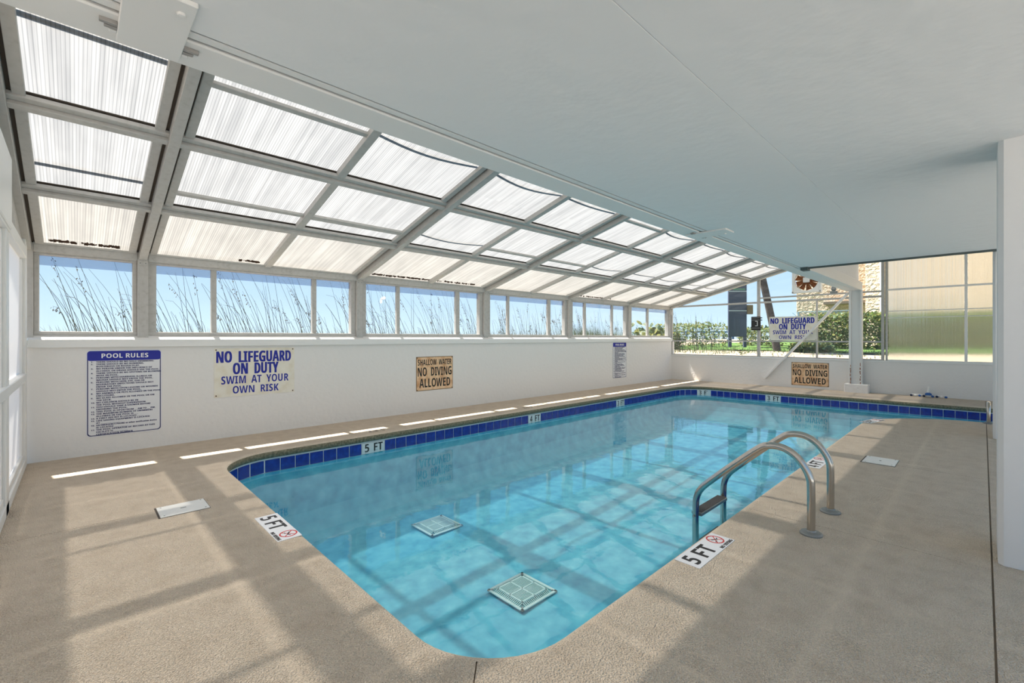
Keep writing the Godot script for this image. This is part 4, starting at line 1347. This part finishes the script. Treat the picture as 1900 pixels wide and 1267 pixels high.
	for k in 70:
		b = Mb.new()
		var r := rng.randf_range(0.06, 0.12)
		b.lathe(Transform3D(Basis.from_euler(Vector3(rng.randf_range(-1, 1), rng.randf() * TAU, rng.randf_range(-1, 1))), Vector3.ZERO), PackedVector2Array([Vector2(r, 0), Vector2(r * 0.6, 0.012), Vector2(0, 0.004)]), 9)
		add(b, "leaf", M.leaf_grape, gr, Transform3D(Basis(), Vector3(rng.randf_range(-0.9, 0.9), rng.randf_range(0.2, 1.0), rng.randf_range(-0.4, 0.3))))
	for k in 5:
		one_bar("stem", Vector3(0.15 * k - 0.3, 0, 0), Vector3(0.35 * k - 0.7, 0.8, rng.randf_range(-0.3, 0.2)), 0.02, 0.02, M.bark, gr)
	# bushes behind the glass, left of the notice board
	for q in [[Vector3(21.5, 0.85, -11.6), Vector3(24.5, 1.95, -9.2), "leaf_mid", "leafy green bush at the left of the far end glass"], [Vector3(24.7, 0.9, -8.8), Vector3(26.5, 1.75, -7.2), "leaf_mid", "low green bush behind the tall notice board"], [Vector3(18.6, 0.8, -10.8), Vector3(19.8, 1.5, -9.5), "leaf_mid", "small leafy bush in the left corner of the far end glass"], [Vector3(19.0, 0.76, -4.9), Vector3(20.2, 1.02, -3.9), "leaf_mid", "low weedy plant on the sand below the lifeguard notice"]]:
		var o := base("bush", q[3], "bush", "bushes in the garden")
		add(leaf_cloud(rng, q[0], q[1], 1500, 0.14), "foliage", M[q[2]], o)
		var mid: Vector3 = (q[0] + q[1]) / 2
		one_bar("stem", Vector3(mid.x, q[0].y - 0.1, mid.z), Vector3(mid.x, q[1].y - 0.2, mid.z), 0.05, 0.05, M.bark, o, Vector3.RIGHT)
	# hedge
	for q in [[Vector3(22.6, 0.75, -5.2), Vector3(24.1, 2.2, -2.8), "sunny clipped hedge beside the steel post"], [Vector3(-2.6, 0.75, 1.5), Vector3(-1.4, 2.1, 15.0), "long clipped hedge behind the fluted screen"]]:
		var o := base("hedge", q[2], "hedge", "hedges in front of the neighbouring house")
		if q[0].x < 0.0:
			o.position = Vector3(26.6, 0, -3.1)
			o.rotation.y = deg_to_rad(-20.0)
		var n := 3600 if q[0].x > 0.0 else 8000
		add(leaf_cloud(rng, q[0], q[1], n + n / 2, 0.13), "foliage", M.leaf_mid, o)
		add(leaf_cloud(rng, q[0], q[1], n / 3, 0.12), "young_leaves", M.leaf_bright, o)
	# tall notice board
	var nb := base("notice_board", "tall dark notice board on two posts beyond the far end glass", "notice board", "", "", Vector3(23.13, 0.0, -8.27))
	nb.basis = Basis(Vector3.UP, -0.77)
	one_box("panel", Vector3(-0.44, 1.36, -0.05), Vector3(0.44, 4.7, 0.05), M.board_wood, nb, 0.01)
	for x in [-0.36, 0.36]:
		one_box("leg", Vector3(x - 0.07, 0.6, -0.06), Vector3(x + 0.07, 1.4, 0.06), M.board_wood, nb, 0.01)
	for y in [3.54, 2.6]:
		one_box("divider", Vector3(-0.43, y, 0.05), Vector3(0.43, y + 0.04, 0.06), M.board_line, nb, 0.0)
	one_box("caption_band", Vector3(-0.22, 3.62, 0.05), Vector3(0.36, 3.7, 0.055), M.board_green, nb, 0.0)
	one_box("side_box", Vector3(0.44, 2.45, -0.05), Vector3(0.72, 2.9, 0.1), M.brown_box, nb, 0.01)
	# leaning palm
	var pm := base("palm_tree", "leaning palm with a bare dark trunk beyond the far end glass", "palm")
	b = Mb.new()
	b.tube(smooth([Vector3(18.97, 0.6, -5.33), Vector3(18.8, 2.0, -5.5), Vector3(18.5, 3.95, -5.8), Vector3(18.2, 6.4, -6.15)]), 0.135, 14, 0.115)
	add(b, "trunk", M.bark, pm)
	for k in 16:
		b = Mb.new()
		var az := TAU * k / 16 + rng.randf() * 0.2
		var dirv := Vector3(cos(az), 0, sin(az))
		var sv := Vector3(-sin(az), 0, cos(az))
		var el := rng.randf_range(0.1, 0.9)
		var prev := Vector3(18.2, 6.4, -6.15)
		for s in 8:
			var t := (s + 1) / 8.0
			var c := Vector3(18.2, 6.4, -6.15) + dirv * (1.5 * t) + Vector3(0, el * t - 1.3 * t * t, 0)
			for sg in [-1, 1]:
				b.flat(prev, c, c + sv * sg * 0.45 * sin(PI * (0.15 + 0.8 * t)) + dirv * 0.2 - Vector3(0, 0.12, 0))
			prev = c
		add(b, "frond", M.frond, pm)
	# neighbouring house: a wing, and the main block stands turned
	var hs := base("neighbour_house", "tan rough stucco house behind hedge and lattice", "house", "", "", Vector3(26.6, 0.5, -3.1))
	one_box("wing_wall", Vector3(0.9, 0.0, -3.75), Vector3(9.0, 8.5, -0.6), M.house_stucco, hs, 0.02)
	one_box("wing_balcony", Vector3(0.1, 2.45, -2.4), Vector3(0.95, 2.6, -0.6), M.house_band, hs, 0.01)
	var main := Basis(Vector3.UP, deg_to_rad(-20.0))
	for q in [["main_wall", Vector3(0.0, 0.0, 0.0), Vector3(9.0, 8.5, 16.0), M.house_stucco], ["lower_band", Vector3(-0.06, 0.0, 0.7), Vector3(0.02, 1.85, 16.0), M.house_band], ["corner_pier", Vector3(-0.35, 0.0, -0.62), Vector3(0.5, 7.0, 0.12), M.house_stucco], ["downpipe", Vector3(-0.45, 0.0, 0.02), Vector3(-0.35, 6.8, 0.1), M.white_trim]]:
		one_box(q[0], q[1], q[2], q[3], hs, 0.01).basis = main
	# lattice
	var lt := base("lattice_panel", "pale diamond lattice screen above the hedge", "lattice", "", "", Vector3(25.0, 2.1, -5.05))
	lt.basis = Basis(Vector3.UP, -PI / 2)
	for k in 12:
		for s in [-1, 1]:
			one_bar("lath", Vector3(-0.95 + k * 0.17, 0.02, s * 0.006), Vector3(-0.95 + k * 0.17 + s * 0.4, 0.42, s * 0.006), 0.022, 0.008, M.lattice, lt, Vector3.BACK, 0.0)
	for y in [0.0, 0.44]:
		one_bar("lattice_rail", Vector3(-1.1, y, 0), Vector3(1.3, y, 0), 0.04, 0.03, M.lattice, lt)
	for x in [-1.1, 1.3]:
		one_bar("lattice_post", Vector3(x, -1.6, 0), Vector3(x, 0.46, 0), 0.06, 0.06, M.lattice, lt, Vector3.BACK)
	# hose hanging outside the narrow pane
	var ho := base("garden_hose", "dark green hose looped outside the narrow pane by the steel post", "hose")
	b = Mb.new()
	var loop := []
	for k in 14:
		var a := lerpf(1.2, 5.0, k / 13.0)
		loop.append(Vector3(15.3 + 0.02 * sin(k), 1.62 + 0.45 * sin(a), -1.95 + 0.28 * cos(a) - 0.05))
	b.tube(smooth(loop, 3), 0.014, 8)
	add(b, "hose_loop", M.leaf_dark, ho)
	one_bar("hose_peg", Vector3(15.3, 0.6, -1.6), Vector3(15.3, 2.1, -1.6), 0.05, 0.05, M.bark, ho, Vector3.RIGHT)
